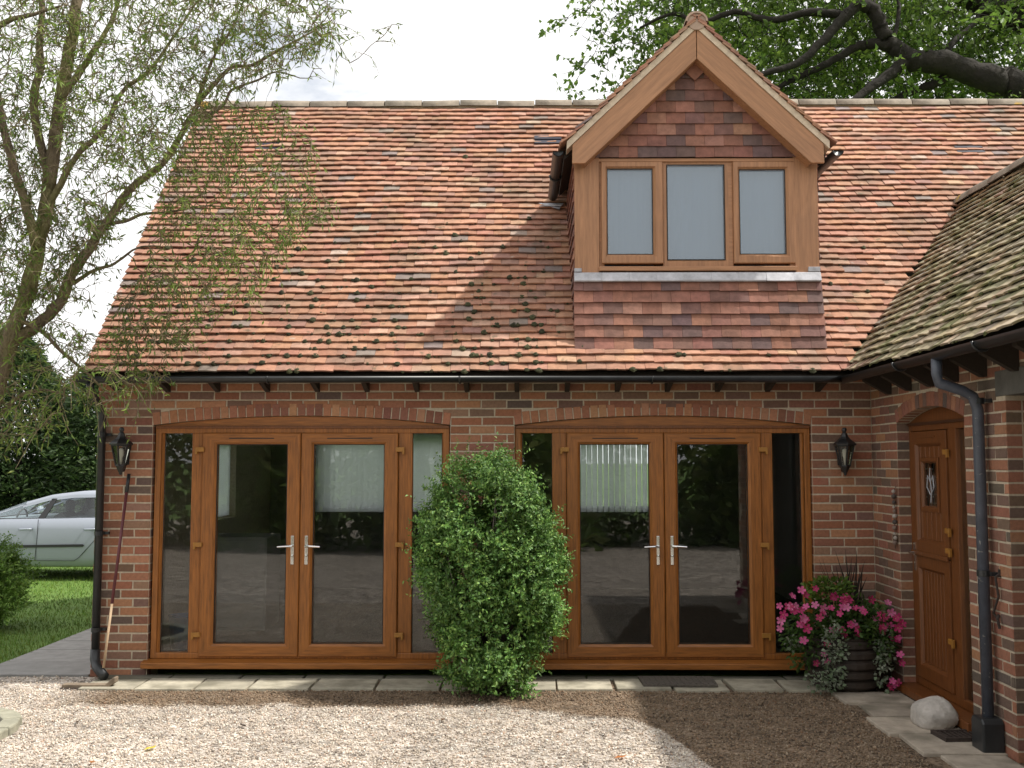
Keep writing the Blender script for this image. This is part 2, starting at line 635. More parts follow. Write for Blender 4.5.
# grass blades on the lawn
n = 60000
gx = rng.uniform(-12, -4.75, n)
gy = 0.1 + (rng.random(n) ** 1.5) * 14
gp = np.stack([gx, gy, np.full(n, -0.006)], 1)
gd = unit(np.stack([rng.normal(0, .4, n), rng.normal(0, .4, n), np.ones(n)], 1))
gs = unit(np.cross(gd, rand_dir(n)))
hh = rng.uniform(0.025, 0.06, n)[:, None]
V = np.stack([gp - gs * 0.005, gp + gs * 0.005, gp + gd * hh], 1).reshape(-1, 3)
base = np.array([0.135, 0.25, 0.032])
patch = 0.8 + 0.25 * np.sin(gx * 2.1 + 1.3 * np.sin(gy * 1.1)) * np.sin(gy * 1.7)
C = base * (patch * rng.uniform(0.65, 1.3, n))[:, None] * np.stack([rng.uniform(.8, 1.4, n), np.ones(n), np.ones(n)], 1)
tag(np_mesh('grass', V, np.arange(3 * n).reshape(n, 3), C, M['grass']), 'short mown grass beside the slab path', 'grass', kind='stuff')

# loose stones lying on the drive
n = 95000
px = rng.uniform(-5.6, 3.0, n)
py = rng.uniform(-4.6, -0.5, n)
extra = rng.random(n) < 0.06
py = np.where(extra & (px < -3.65), rng.uniform(-0.6, 0.02, n), py)
keep = ~((px > 2.52) & (py > -3.0)) & ~(((px + 4.12) ** 2 + (py + 1.92) ** 2) < 0.66 ** 2)
px, py = px[keep], py[keep]
n = len(px)
sz = 0.0036 + 0.0075 * rng.random(n) ** 1.6
P = np.stack([px, py, sz * 0.45], 1)
octa = np.array([[1, 0, 0], [0, 1, 0], [-1, 0, 0], [0, -1, 0], [0, 0, 1], [0, 0, -1.0]])
A = rand_dir(n)
B = unit(np.cross(A, rand_dir(n)))
Cx = np.cross(A, B)
R3 = np.stack([A * rng.uniform(.8, 1.5, (n, 1)), B * rng.uniform(.7, 1.2, (n, 1)), Cx * rng.uniform(.5, .9, (n, 1))], 1)
V = (np.einsum('kj,njd->nkd', octa, R3) * sz[:, None, None] + P[:, None, :]).reshape(-1, 3)
ft = np.array([[0, 1, 4], [1, 2, 4], [2, 3, 4], [3, 0, 4], [1, 0, 5], [2, 1, 5], [3, 2, 5], [0, 3, 5]])
Ft = (ft[None] + (np.arange(n) * 6)[:, None, None]).reshape(-1, 3)
pal = np.array([[.66, .59, .50], [.52, .445, .36], [.60, .50, .41], [.42, .35, .28], [.72, .68, .61], [.22, .18, .15], [.50, .36, .27]])
ci = rng.choice(len(pal), n, p=[.28, .22, .16, .12, .12, .05, .05])
C = np.repeat(pal[ci] * rng.uniform(.8, 1.15, (n, 1)), 8, 0)
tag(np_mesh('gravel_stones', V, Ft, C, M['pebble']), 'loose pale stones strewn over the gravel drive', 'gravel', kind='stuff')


def slab(mb, x0, x1, y0, y1, z, col, j=0.012):
    q = [(x0, y0), (x1, y0), (x1, y1), (x0, y1)]
    q = [(a + random.uniform(-j, j), b + random.uniform(-j, j)) for a, b in q]
    mb.prism(q, -0.01, z + random.uniform(-.004, .004), 'z', col)


# worn slabs under the doors and along the wing
mb = MB()
x = -3.62
while x < 2.5:
    w = random.uniform(0.42, 0.56)
    k = random.uniform(0.8, 1.1)
    slab(mb, x + .012, x + w - .012, -0.53 + random.uniform(-.02, .02), -0.14, 0.022, (0.42 * k, 0.385 * k, 0.30 * k))
    x += w
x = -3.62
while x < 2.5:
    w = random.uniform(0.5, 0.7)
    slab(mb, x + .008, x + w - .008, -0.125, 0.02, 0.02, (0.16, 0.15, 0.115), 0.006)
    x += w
y = -0.62
while y > -4.6:
    h = random.uniform(0.34, 0.5)
    k = random.uniform(0.8, 1.1)
    w0 = random.choice([2.5, 2.56, 2.64])
    slab(mb, w0, 3.05, y - h + .012, y - .012, 0.022, (0.42 * k, 0.36 * k, 0.29 * k), 0.02)
    y -= h
tag(mb.build('paving', M['stone'], bevel=0.006), kind='structure')

mb = MB()
y = 0.02
while y < 9:
    h = random.uniform(0.5, 0.62)
    k = random.uniform(0.85, 1.1)
    slab(mb, -4.78, -3.76, y + .006, y + h - .006, 0.02, (0.27 * k, 0.265 * k, 0.255 * k), 0.006)
    y += h
tag(mb.build('garden_path', M['slab'], bevel=0.005), kind='structure')

# ================================================================== HOUSE
house = tag(empty('house', (0, 0, 0)), 'red brick cottage with clay tiled roof, gabled dormer and golden oak glazed doors', 'house')
XL, XR = -3.735, 3.068
T_wing = Matrix(((0, 1, 0, XR), (-1, 0, 0, 0), (0, 0, 1, 0), (0, 0, 0, 1)))          # (u, depth, z): u runs towards the camera
T_gable = Matrix(((0, 1, 0, XL), (-1, 0, 0, 0), (0, 0, 1, 0), (0, 0, 0, 1)))
BR = [(5, (0.290, 0.118, 0.068)), (5, (0.335, 0.150, 0.083)), (4, (0.240, 0.105, 0.068)), (2.6, (0.180, 0.103, 0.075)),
      (1.2, (0.130, 0.090, 0.072)), (2.5, (0.38, 0.19, 0.105)), (2, (0.27, 0.155, 0.105))]
BR_A = [(5, (0.37, 0.165, 0.09)), (4, (0.32, 0.135, 0.08)), (2, (0.24, 0.105, 0.07)), (2, (0.42, 0.21, 0.125))]
BR_W = [(4, (0.265, 0.112, 0.070)), (4, (0.205, 0.100, 0.068)), (3, (0.155, 0.098, 0.072)), (1.3, (0.115, 0.088, 0.068)),
        (2.4, (0.33, 0.155, 0.085))]
MORT = (0.49, 0.415, 0.315)
CO, BL, JT = 0.0752, 0.225, 0.0130


def brick(mb, u0, u1, z0, z1, col, v=0.0, ch=0.0035, depth=0.05):
    r = lambda: random.uniform(-.0022, .0022)
    a = [(u0 + r(), z0 + r()), (u1 + r(), z0 + r()), (u1 + r(), z1 + r()), (u0 + r(), z1 + r())]
    cu, cz = (u0 + u1) / 2, (z0 + z1) / 2
    dv = v + random.uniform(-.0025, .0015)
    i = [(p[0] + (ch if p[0] < cu else -ch), dv, p[1] + (ch if p[1] < cz else -ch)) for p in a]
    o = [(p[0], dv + ch, p[1]) for p in a]
    b = [(p[0], v + depth, p[1]) for p in a]
    f = [(0, 1, 2, 3)]
    for k in range(4):
        l = (k + 1) % 4
        f += [(4 + k, 4 + l, l, k), (8 + k, 8 + l, 4 + l, 4 + k)]
    mb.add(i + o + b, f, col)


def brickwork(mb, z0, z1, solid, pal, v=0.0):
    i = 0
    z = z0
    while z < z1 - 0.02:
        zt = min(z + CO - JT, z1)
        for (a, b) in solid(z, zt):
            off = (i % 2) * BL / 2 + random.uniform(-.006, .006)
            u = math.floor((a - off) / BL) * BL + off
            while u < b:
                p, q = max(u, a), min(u + BL - JT, b)
                if 0 < b - (q + JT) < 0.045:
                    q = b
                if p == a and q - p < 0.05 and q < b:
                    u, p = u + BL, a
                    q = min(u + BL - JT, b)
                if q - p > 0.03:
                    brick(mb, p, q, z, zt, pick(pal), v)
                u += BL
                if q == b:
                    break
        z += CO
        i += 1


class Arch:
    def __init__(s, u0, u1, zs, rise, t=0.108):
        s.c, s.h, s.zs, s.t = (u0 + u1) / 2, (u1 - u0) / 2, zs, t
        s.R = (s.h ** 2 + rise ** 2) / (2 * rise)
        s.zc = zs + rise - s.R
        s.am = math.asin(s.h / s.R)

    def inner(s, u):
        return s.zc + math.sqrt(max(s.R ** 2 - (u - s.c) ** 2, 0))

    def pts(s, n=24, dr=0.0):
        return [(s.c + (s.R + dr) * math.sin(a), s.zc + (s.R + dr) * math.cos(a)) for a in np.linspace(-s.am, s.am, n)]

    def cut(s, z):
        """half width hidden by the ring at height z, or 0"""
        k = z - s.zc
        if k >= s.R + s.t:
            return 0
        return min(s.h + 0.004, math.sqrt((s.R + s.t) ** 2 - k * k))

    def ring(s, mb, pal, v=-0.003):
        n = round(2 * s.am * s.R / 0.0745)
        for i in range(n):
            a0, a1 = -s.am + 2 * s.am * i / n, -s.am + 2 * s.am * (i + 1) / n
            g = 0.0048 / s.R
            a0 += g
            a1 -= g
            col = pick(pal)
            dv = v + random.uniform(-.002, .002)
            P = lambda a, r, y: (s.c + r * math.sin(a), y, s.zc + r * math.cos(a))
            r0, r1 = s.R, s.R + s.t + random.uniform(-.006, .003)
            q = [(a0, r0), (a1, r0), (a1, r1), (a0, r1)]
            e = 0.003 / s.R
            vv = [P(a + (e if k in (0, 3) else -e), r + (.003 if k < 2 else -.003), dv) for k, (a, r) in enumerate(q)]
            vv += [P(a, r, dv + .004) for a, r in q] + [P(a, r, v + .10) for a, r in q]
            f = [(0, 1, 2, 3)]
            for k in range(4):
                l = (k + 1) % 4
                f += [(4 + k, 4 + l, l, k), (8 + k, 8 + l, 4 + l, 4 + k)]
            mb.add(vv, f, col)


DL = (-3.245, -0.622)
DR = (-0.058, 2.545)
ARL = Arch(DL[0], DL[1], 2.185, 0.082)
ARR = Arch(DR[0], DR[1], 2.185, 0.082)
WT = 2.60


def main_solid(z, zt):
    zc = (z + zt) / 2
    cuts = []
    for ar, (a, b) in ((ARL, DL), (ARR, DR)):
        if zt < 2.19 and z > 0.02:
            cuts.append((a, b))
        else:
            h = ar.cut(zc + 0.01)
            if h:
                cuts.append((ar.c - h, ar.c + h))
    out, u = [], XL
    for a, b in sorted(cuts):
        out.append((u, a - 0.004))
        u = b + 0.004
    out.append((u, XR))
    return out


mb = MB()
brickwork(mb, 0.005, WT, main_solid, BR)
# mortar and core behind the faces
V0, V1 = 0.0045, 0.28
for a, b in ((XL, DL[0]), (DL[1], DR[0]), (DR[1], XR + .05)):
    mb.box(a + (0.006 if a == XL else 0), b, V0, V1, -0.05, 2.185, MORT)
for ar in (ARL, ARR):
    poly = [(ar.c - ar.h, 2.185)] + ar.pts() + [(ar.c + ar.h, 2.185)]
    poly = poly[1:-1]
    a, b = poly[0], poly[-1]
    mb.prism(list(poly) + [(b[0], WT), (a[0], WT)], V0, V1, 'y', MORT)
for a, b in ((XL + .006, DL[0]), (DL[1], DR[0]), (DR[1], XR + .05)):
    mb.box(a, b, V0, V1, 2.185, WT, MORT)
for xx, sg in ((DL[0], 1), (DL[1], -1), (DR[0], 1), (DR[1], -1)):      # brick ends seen in the door reveals
    z = 0.005
    while z < 2.16:
        mb.box(min(xx, xx + sg * .003), max(xx, xx + sg * .003), .003, .105, z, z + CO - JT, pick(BR))
        z += CO
wall = mb.build('brick_wall', M['brick'], house)
mb = MB()
ARL.ring(mb, BR_A)
mb.build('brick_arch', M['brick'], house)
mb = MB()
ARR.ring(mb, BR_A)
mb.build('brick_arch', M['brick'], house)

# roof planes
EY, EZ, RY, RZ = -0.30, 2.612, 2.742, 6.016
A_ = math.atan2(RZ - EZ, RY - EY)
SL = math.hypot(RZ - EZ, RY - EY)


def z_main(y):
    return EZ + (y - EY) * math.tan(A_)


WX, WZ, WRX, WRZ = 2.775, 2.60, 4.53, 4.485
B_ = math.atan2(WRZ - WZ, WRX - WX)
WSL = math.hypot(WRZ - WZ, WRX - WX)


def z_wing(x):
    return WZ + (min(x, 2 * WRX - x) - WX) * math.tan(B_)


# the gable end on the garden side, with a small window
GWY = (2.45, 3.5)
GWZ = (1.2, 2.12)


def gable_solid(z, zt):
    zc = (z + zt) / 2
    y1 = 2 * RY + 0.0 if zc < WT else 2 * RY - (zc - z_main(0.02)) / math.tan(A_) - 0.02
    y0 = 0.01 if zc < WT else (zc - z_main(0.02)) / math.tan(A_) + 0.02
    if y1 - y0 < 0.05:
        return []
    iv = [(-y1, -y0)]
    if zt > GWZ[0] and z < GWZ[1]:
        iv = [(-y1, -GWY[1]), (-GWY[0], -y0)]
    return iv


mb = MB(T_gable)
brickwork(mb, 0.005, RZ - 0.15, gable_solid, BR)
d0, d1 = 0.0045, 0.27
HB = 2 * RY - 0.02
mb.box(-HB, -0.28, d0, d1, -.05, GWZ[0], MORT)
mb.box(-HB, -GWY[1], d0, d1, GWZ[0], GWZ[1], MORT)
mb.box(-GWY[0], -0.28, d0, d1, GWZ[0], GWZ[1], MORT)
mb.box(-HB, -0.28, d0, d1, GWZ[1], WT, MORT)
mb.prism([(-HB, WT), (-0.02, WT), (-RY, RZ - .12)], d0, d1, 'y', MORT)
mb.build('gable_wall', M['brick'], house)
mb = MB(T_gable)
mb.ring(-GWY[1], -GWY[0], GWZ[0], GWZ[1], [(0, .12), (0, .06), (.05, .06), (.05, .12)])
w_ = mb.build('side_window', M['white'], house)
mb = MB(T_gable)
mb.box(-GWY[1] + .05, -GWY[0] - .05, .08, .092, GWZ[0] + .05, GWZ[1] - .05)
mb.build('pane', M['glass'], w_)
mb = MB(T_gable)
mb.box(-GWY[1] + .02, -GWY[0] - .02, .2, .204, GWZ[0] + .02, GWZ[1] - .02)
mb.build('net_curtain', M['blind'], w_)

# back wall with two windows that carry vertical blinds
BY = 2 * RY - 0.28
wins = [(X_(318, BY), -0.85, 1.20, 2.22), (0.66, X_(657, BY), 1.20, 2.22)]
mb = MB()
xs = [XL + .28] + [e for w in wins for e in w[:2]] + [XR + 4.5]
for i in range(0, len(xs), 2):
    mb.box(xs[i], xs[i + 1], BY, BY + .27, -.05, WT)
for (a, b, c, d) in wins:
    mb.box(a, b, BY, BY + .27, -.05, c)
    mb.box(a, b, BY, BY + .27, d, WT)
mb.build('rear_wall', M['interior'], house)
for (a, b, c, d) in wins:
    mb = MB()
    mb.ring(a, b, c, d, [(0, BY + .2), (0, BY + .14), (.05, BY + .14), (.05, BY + .2)])
    m_ = (a + b) / 2
    mb.box(m_ - .025, m_ + .025, BY + .145, BY + .195, c + .05, d - .05)
    w_ = mb.build('rear_window', M['white'], house)
    mb = MB()
    mb.box(a + .05, m_ - .025, BY + .16, BY + .17, c + .05, d - .05)
    mb.box(m_ + .025, b - .05, BY + .16, BY + .17, c + .05, d - .05)
    mb.build('pane', M['glass'], w_)
    mb = MB()
    u = a - .03
    while u < b + .03:
        an = math.radians(random.uniform(30, 41))
        c_, s_ = .046 * math.cos(an), .046 * math.sin(an)
        v = [(u - c_, BY - .06 - s_, c - .02), (u + c_, BY - .06 + s_, c - .02), (u + c_, BY - .06 + s_, d + .02), (u - c_, BY - .06 - s_, d + .02)]
        mb.add(v, [(0, 1, 2, 3)])
        u += .076
    mb.box(a - .05, b + .05, BY - .09, BY - .03, d + .022, d + .06)
    mb.build('vertical_blind', M['blind'], w_)

mb = MB()
mb.box(XL + .271, XR + 4.4, V1 + .01, BY - .002, 0.02, 0.14)
mb.build('indoor_floor', M['carpet'], house)
mb = MB()
mb.box(XL + .271, XR + 4.4, V1 + .01, BY - .002, 2.40, 2.46)
mb.build('indoor_ceiling', M['ceiling'], house)
mb = MB()
mb.box(-0.40, -0.28, V1 + .01, BY - .002, 0.14, 2.40)
mb.build('partition', M['interior'], house)
mb = MB()
mb.box(XR + .3, XR + .4, V1 + .01, BY - .002, 0.14, 2.40)
mb.build('partition', M['interior'], house)

# --------------------------------------------------------------- clay roof
TILE = [(6, (0.375, 0.190, 0.122)), (5, (0.41, 0.215, 0.140)), (4, (0.335, 0.160, 0.104)), (2, (0.42, 0.25, 0.17)),
        (2, (0.31, 0.170, 0.125)), (0.7, (0.23, 0.18, 0.16)), (0.15, (0.42, 0.32, 0.245))]
TILE_W = [(5, (0.34, 0.285, 0.19)), (4, (0.29, 0.24, 0.165)), (3, (0.40, 0.32, 0.215)), (1.2, (0.35, 0.24, 0.165)), (1.2, (0.23, 0.20, 0.145))]
HUNG = [(5, (0.215, 0.094, 0.066)), (4, (0.26, 0.115, 0.078)), (4, (0.165, 0.082, 0.066)), (2.5, (0.125, 0.074, 0.068)), (1, (0.31, 0.155, 0.105))]


def tiles(mb, O, U, S, u0, u1, s1, keep, pal, gauge=0.0975, wid=0.166, lift=0.044, th=0.015, jit=1.0, und=None, ulim=None):
    O, U, S = Vector(O), Vector(U).normalized(), Vector(S).normalized()
    N = U.cross(S).normalized()
    rows = int(s1 / gauge)
    for i in range(rows + 1):
        sb = i * gauge
        p1, p2, p3 = random.uniform(0, 6), random.uniform(0, 6), random.uniform(.5, 1.0)
        a, b = u0, u1
        if ulim:
            lim = ulim(sb + gauge * .5)
            if lim is None:
                continue
            a, b = max(a, lim[0]), min(b, lim[1])
        k0 = math.floor((a - u0) / wid)
        u = u0 + k0 * wid - (wid / 2 if i % 2 else 0)
        while u < b:
            w = wid
            p, q = max(u, a), min(u + w - .002, b)
            u += w
            if q - p < .03:
                continue
            m_ = (p + q) / 2
            if keep and not keep(O + U * m_ + S * (sb + gauge * .4)):
                continue
            wav = jit * (.0060 * math.sin(m_ * 1.9 + p1) + .004 * math.sin(m_ * 5.1 + p2)) * p3
            ds = wav + jit * random.uniform(-.005, .005)
            tw = jit * random.uniform(-.004, .004)
            nl, nr = lift + jit * random.uniform(-.004, .006), lift + jit * random.uniform(-.004, .006)
            un = und(m_, sb) if und else 0
            L_ = gauge * 1.75
            hi = .004
            uc = (p + q) / 2
            cb = .0018 * jit + .001
            P = lambda uu, ss, nn: tuple(O + U * uu + S * ss + N * (nn + un))
            v = [P(p, sb + ds - tw, nl), P(uc, sb + ds, (nl + nr) / 2 + cb), P(q, sb + ds + tw, nr),
                 P(q, sb + L_, hi), P(uc, sb + L_, hi + cb), P(p, sb + L_, hi),
                 P(p, sb + ds - tw, nl - th), P(uc, sb + ds, (nl + nr) / 2 + cb - th), P(q, sb + ds + tw, nr - th),
                 P(q, sb + L_, hi - th), P(uc, sb + L_, hi - th), P(p, sb + L_, hi - th)]
            f = [(0, 1, 4, 5), (1, 2, 3, 4), (6, 7, 1, 0), (7, 8, 2, 1), (0, 5, 11, 6), (2, 8, 9, 3), (7, 6, 11, 10), (8, 7, 10, 9)]
            mb.add(v, f, pick(pal, .11))


def und_main(x, s):
    return .014 * math.sin(x * .9 + .4) * math.sin(s * 1.1 + .6) + .008 * math.sin(x * 2.3 + s * 1.7)


DX0, DX1, DAX = 0.478, 2.643, 1.560          # dormer walls and ridge
DEZ, DRZ = 4.50, 5.735                        # its eave height and roof apex
DTAN = math.tan(math.radians(43.5))


def z_dormer(x):
    return DRZ - abs(x - DAX) * DTAN


def keep_main(P):
    if P.x > WX - .1 and P.z < z_wing(P.x) - .01:
        return False
    if DX0 + .03 < P.x < DX1 - .03 and P.y > -0.085 and P.z < z_dormer(P.x) - .05:
        return False
    return True


mb = MB()
dirS = Vector((0, math.cos(A_), math.sin(A_)))
tiles(mb, (0, EY, EZ), (1, 0, 0), dirS, XL - 0.02, 7.6, SL - .11, keep_main, TILE, und=und_main)
roof = mb.build('roof', M['tile'], house)

mb = MB()      # deck under the tiles, and the plain rear slope
nrm = Vector((0, -math.sin(A_), math.cos(A_)))
mb.prism([(EY + .06, EZ + .02), (RY, RZ - .03), (2 * RY - EY, EZ), (2 * RY - EY, EZ - .05), (RY, RZ - .13), (EY + .06, EZ - .055)],
         XL + .0, WX + .1, 'x')
mb.prism([(0.9, z_main(0.9) - .03), (RY, RZ - .03), (2 * RY - EY, EZ), (2 * RY - EY, EZ - .05), (RY, RZ - .13), (0.9, z_main(0.9) - .12)],
         WX + .1, 7.6, 'x')
mb.build('roof_deck', M['wood_dark'], roof)


def half_round(mb, a, b, r, n, jit=.006):
    """a row of half-round ridge tiles from a to b"""
    a, b = Vector(a), Vector(b)
    L_ = (b - a).length
    d = (b - a).normalized()
    side = Vector((-d.y, d.x, 0)).normalized()
    up = Vector((0, 0, 1))
    k = max(1, round(L_ / .44))
    for i in range(k):
        p, q = a + d * (L_ * i / k), a + d * (L_ * (i + 1) / k - .012)
        j0, j1 = random.uniform(-jit, jit), random.uniform(-jit, jit)
        v = []
        for (c, j) in ((p, j0), (q, j1)):
            for rr in (r, r - .018):
                for t in range(n + 1):
                    an = math.pi * t / n
                    v.append(tuple(c + side * math.cos(an) * rr + up * (math.sin(an) * rr * .9 + j - .03)))
        m1 = n + 1
        f = []
        for t in range(n):
            f += [(t, t + 1, 2 * m1 + t + 1, 2 * m1 + t), (m1 + t + 1, m1 + t, 3 * m1 + t, 3 * m1 + t + 1),
                  (t + 1, t, m1 + t, m1 + t + 1), (2 * m1 + t, 2 * m1 + t + 1, 3 * m1 + t + 1, 3 * m1 + t)]
        k_ = random.uniform(.85, 1.12)
        mb.add(v, f, (0.34 * k_, 0.29 * k_, 0.23 * k_))


mb = MB()
half_round(mb, (XL - .03, RY, RZ + .0), (7.6, RY, RZ + .0), .105, 8, .007)
mb.build('ridge_tiles', M['ridge'], roof, smooth=True)
mb = MB()
mb.box(XL, 7.6, RY - .065, RY + .065, RZ - .09, RZ - .005)
mb.build('ridge_bedding', M['mortar'], roof)

for (px, py) in ((270, 150), (548, 144), (969, 153)):      # dark vent slots in the slope
    d = ray(px, py)
    t = (EZ - EY * math.tan(A_) + math.tan(A_) * CAM[1] - CAM[2]) / (d[2] - math.tan(A_) * d[1])
    P = Vector(CAM + t * d)
    mb = MB()
    for k in range(2):
        o = P + dirS * (k * .09 - .05) + nrm * .045
        u = Vector((1, 0, 0))
        w = .15
        mb.add([tuple(o - u * w), tuple(o + u * w), tuple(o + u * w + dirS * .085 - nrm * .012), tuple(o - u * w + dirS * .085 - nrm * .012),
                tuple(o - u * w - nrm * .03), tuple(o + u * w - nrm * .03)], [(0, 1, 2, 3), (4, 5, 1, 0)])
    mb.build('roof_vent', M['vent'], roof)


def blob(mb, c, r, col, nrmv):
    n, m_ = 7, 4
    v, f = [], []
    t1 = nrmv.orthogonal().normalized()
    t2 = nrmv.cross(t1)
    for i in range(m_):
        th = math.pi / 2 * i / (m_ - 1)
        for k in range(n):
            a = 2 * math.pi * k / n
            rr = r * random.uniform(.75, 1.2)
            v.append(tuple(c + (t1 * math.cos(a) + t2 * math.sin(a)) * math.cos(th) * rr + nrmv * math.sin(th) * rr * .6))
    for i in range(m_ - 1):
        for k in range(n):
            l = (k + 1) % n
            f.append((i * n + k, i * n + l, (i + 1) * n + l, (i + 1) * n + k))
    mb.add(v, f, col)


mb = MB()
for i in range(430):
    x = random.uniform(-3.6, 0.2) if random.random() < .8 else random.uniform(.2, 3.6)
    row = int(abs(random.gauss(0, 11)))
    if row > 44:
        continue
    s = row * .0975 + random.uniform(-.004, .004)
    P = Vector((x, EY, EZ)) + dirS * s + nrm * (.034 + und_main(x, s))
    if not keep_main(P) or (.45 < x < 2.68 and P.y > -.06):
        continue
    k = random.uniform(.5, 1.3)
    blob(mb, P, random.choice([.012, .016, .020, .026, .032]), (0.045 * k, 0.046 * k, 0.018 * k), nrm)
tag(mb.build('moss', M['moss'], roof, smooth=True), kind='stuff')

# wing roof: left slope tiled, right slope plain
wS = Vector((math.cos(B_), 0, math.sin(B_)))


def keep_wing(P):
    return not (P.z < z_main(P.y) - .012)


mb = MB()
tiles(mb, (WX, 0, WZ), (0, -1, 0), wS, -1.6, 5.6, WSL - .02, keep_wing, TILE_W, gauge=.1, wid=.17, lift=.046, th=.015, jit=1.6,
      und=lambda u, s: .012 * math.sin(u * 1.3 + 1) * math.sin(s * 2 + .5))
wroof = mb.build('wing_roof', M['wing_tile'], house)
mb = MB()
mb.prism([(WX + .06, WZ + .02), (WRX, WRZ - .03), (2 * WRX - WX, WZ), (2 * WRX - WX, WZ - .05), (WRX, WRZ - .13), (WX + .06, WZ - .055)], -5.6, -.1, 'y')
mb.prism([(2 * WRX - WX, WZ + .03), (WRX, WRZ), (WRX, WRZ - .06), (2 * WRX - WX, WZ - .02)], -5.6, 1.4, 'y')
mb.build('roof_deck', M['wood_dark'], wroof)
mb = MB()
half_round(mb, (WRX, -5.6, WRZ + .03), (WRX, 1.47, WRZ + .03), .115, 8)
mb.build('ridge_tiles', M['ridge'], wroof, smooth=True)
wn_ = Vector((-math.sin(B_), 0, math.cos(B_)))
mb = MB()
for i in range(420):
    y = random.uniform(-3.6, 1.2)
    cl = .5 + .5 * math.sin(y * 3.1) * math.sin(y * 1.3 + 2)
    s = random.randrange(0, 25) * .1 + .004
    if random.random() > .35 + .65 * cl:
        continue
    P = Vector((WX, y, WZ)) + wS * s + wn_ * .026
    if P.z < z_main(y) + .03:
        continue
    k = random.uniform(.6, 1.6)
    blob(mb, P, random.choice([.012, .018, .024]), (0.075 * k, 0.078 * k, 0.022 * k), wn_)
tag(mb.build('moss', M['moss'], wroof, smooth=True), kind='stuff')


# --------------------------------------------------------------- gutters, rafters, pipes
def gutter_mesh(a, b, r=.052):
    a, b = Vector(a), Vector(b)
    d = (b - a).normalized()
    side = Vector((-d.y, d.x, 0)).normalized()
    mb = MB()
    n = 8
    v = []
    for c in (a, b):
        for rr in (r, r - .006):
            for t in range(n + 1):
                an = math.pi + math.pi * t / n
                v.append(tuple(c + side * math.cos(an) * rr + Vector((0, 0, 1)) * math.sin(an) * rr))
    m1 = n + 1
    f = []
    for t in range(n):
        f += [(t, t + 1, 2 * m1 + t + 1, 2 * m1 + t), (m1 + t + 1, m1 + t, 3 * m1 + t, 3 * m1 + t + 1)]
        f += [(t, m1 + t, m1 + t + 1, t + 1), (2 * m1 + t + 1, 3 * m1 + t + 1, 3 * m1 + t, 2 * m1 + t)]
    f += [(0, 2 * m1, 3 * m1, m1), (n, m1 + n, 3 * m1 + n, 2 * m1 + n)]
    f += [tuple(range(m1)), tuple(range(2 * m1, 3 * m1))]
    mb.add(v, f)
    L_ = (b - a).length
    for i in range(1, max(2, int(L_ / 1.7) + 1)):     # union brackets
        c = a + d * (L_ * i / max(2, int(L_ / 1.7) + 1))
        pts = [c + side * math.cos(math.pi + math.pi * t / 8) * (r + .006) + Vector((0, 0, 1)) * math.sin(math.pi + math.pi * t / 8) * (r + .006) for t in range(9)]
        mb.tube(pts, .009, 5)
    return mb


gutter_mesh((XL - .05, EY - .03, EZ - .028), (WX - .03, EY - .03, EZ - .028)).build('gutter', M['gutter'], house, smooth=True)
gutter_mesh((WX - .03, -5.6, WZ - .022), (WX - .03, EY + .02, WZ - .022)).build('gutter', M['gutter'], house, smooth=True)

x = XL + .18
while x < WX:
    mb = MB()
    mb.prism([(0.0, 2.59), (EY + .03, 2.59), (EY + .03, 2.545), (-.02, 2.475), (0.0, 2.475)], x - .02, x + .02, 'x')
    mb.build('rafter_foot', M['wood_dark'], house)
    x += .44
y = -.5
while y > -4.4:
    mb = MB()
    mb.prism([(XR, 2.585), (WX + .07, 2.585), (WX + .07, 2.53), (XR - .03, 2.42), (XR, 2.42)], y - .03, y + .03, 'y')
    mb.build('rafter_foot', M['wood_dark'], house)
    y -= .44
mb = MB()
mb.box(XL + .02, WX + .2, EY + .03, 0.0, 2.592, 2.604)
mb.box(WX + .04, XR - .004, -5.5, -.3, 2.588, 2.60)
mb.build('soffit', M['wood_dark'], house)

# black downpipe at the garden corner
mb = MB()
cx, cy = -3.672, -.058
mb.tube([(cx, EY - .03, 2.53), (cx, EY - .03, 2.47), (cx, -.10, 2.33), (cx, cy, 2.27), (cx, cy, .20)], .034, 12)
dp = mb.build('downpipe', M['gutter'], house, smooth=True)
mb = MB()
mb.tube([(cx, cy, .25), (cx + .0, cy - .005, .17), (cx + .04, cy - .06, .11), (cx + .15, cy - .17, .055)], .041, 12)
mb.build('shoe', M['gutter'], dp, smooth=True)
for z in (Z_(533, 0), Z_(629, 0), 2.1):
    mb = MB()
    mb.lathe([(.04, -.018), (.04, .018)], (cx, cy, z), 12)
    mb.box(cx - .01, cx + .075, cy + .02, .0, z - .012, z + .012)
    mb.build('pipe_clip', M['gutter'], dp)
# grey downpipe on the wing
mb = MB()
wx, wy = XR - .062, -2.27
mb.tube([(WX - .03, wy, 2.55), (WX - .03, wy, 2.44), (WX - .02, wy, 2.38), (wx - .10, wy, 2.33), (wx - .03, wy, 2.29), (wx, wy, 2.20), (wx, wy, .22)], .036, 12)
dp = mb.build('downpipe', M['greypipe'], house, smooth=True)
for z in (2.26, 1.14):
    mb = MB()
    mb.lathe([(.042, -.02), (.042, .02)], (wx, wy, z), 12)
    mb.box(wx + .02, XR, wy - .075, wy - .045, z - .012, z + .012)
    mb.build('pipe_clip', M['gutter'], dp)
mb = MB()
mb.prism([(wy - .10, .012), (wy + .08, .012), (wy + .08, .20), (wy + .055, .23), (wy - .075, .23), (wy - .10, .20)], wx - .08, XR - .002, 'x')
mb.build('gully_hopper', M['gutter'], dp, bevel=.012)


# --------------------------------------------------------------- glazed door sets
def pane(mb_T, x0, x1, z0, z1, y, parent, name='pane'):
    mb = MB(mb_T)
    mb.box(x0, x1, y, y + .024, z0, z1)
    return mb.build(name, M['glass'], parent)


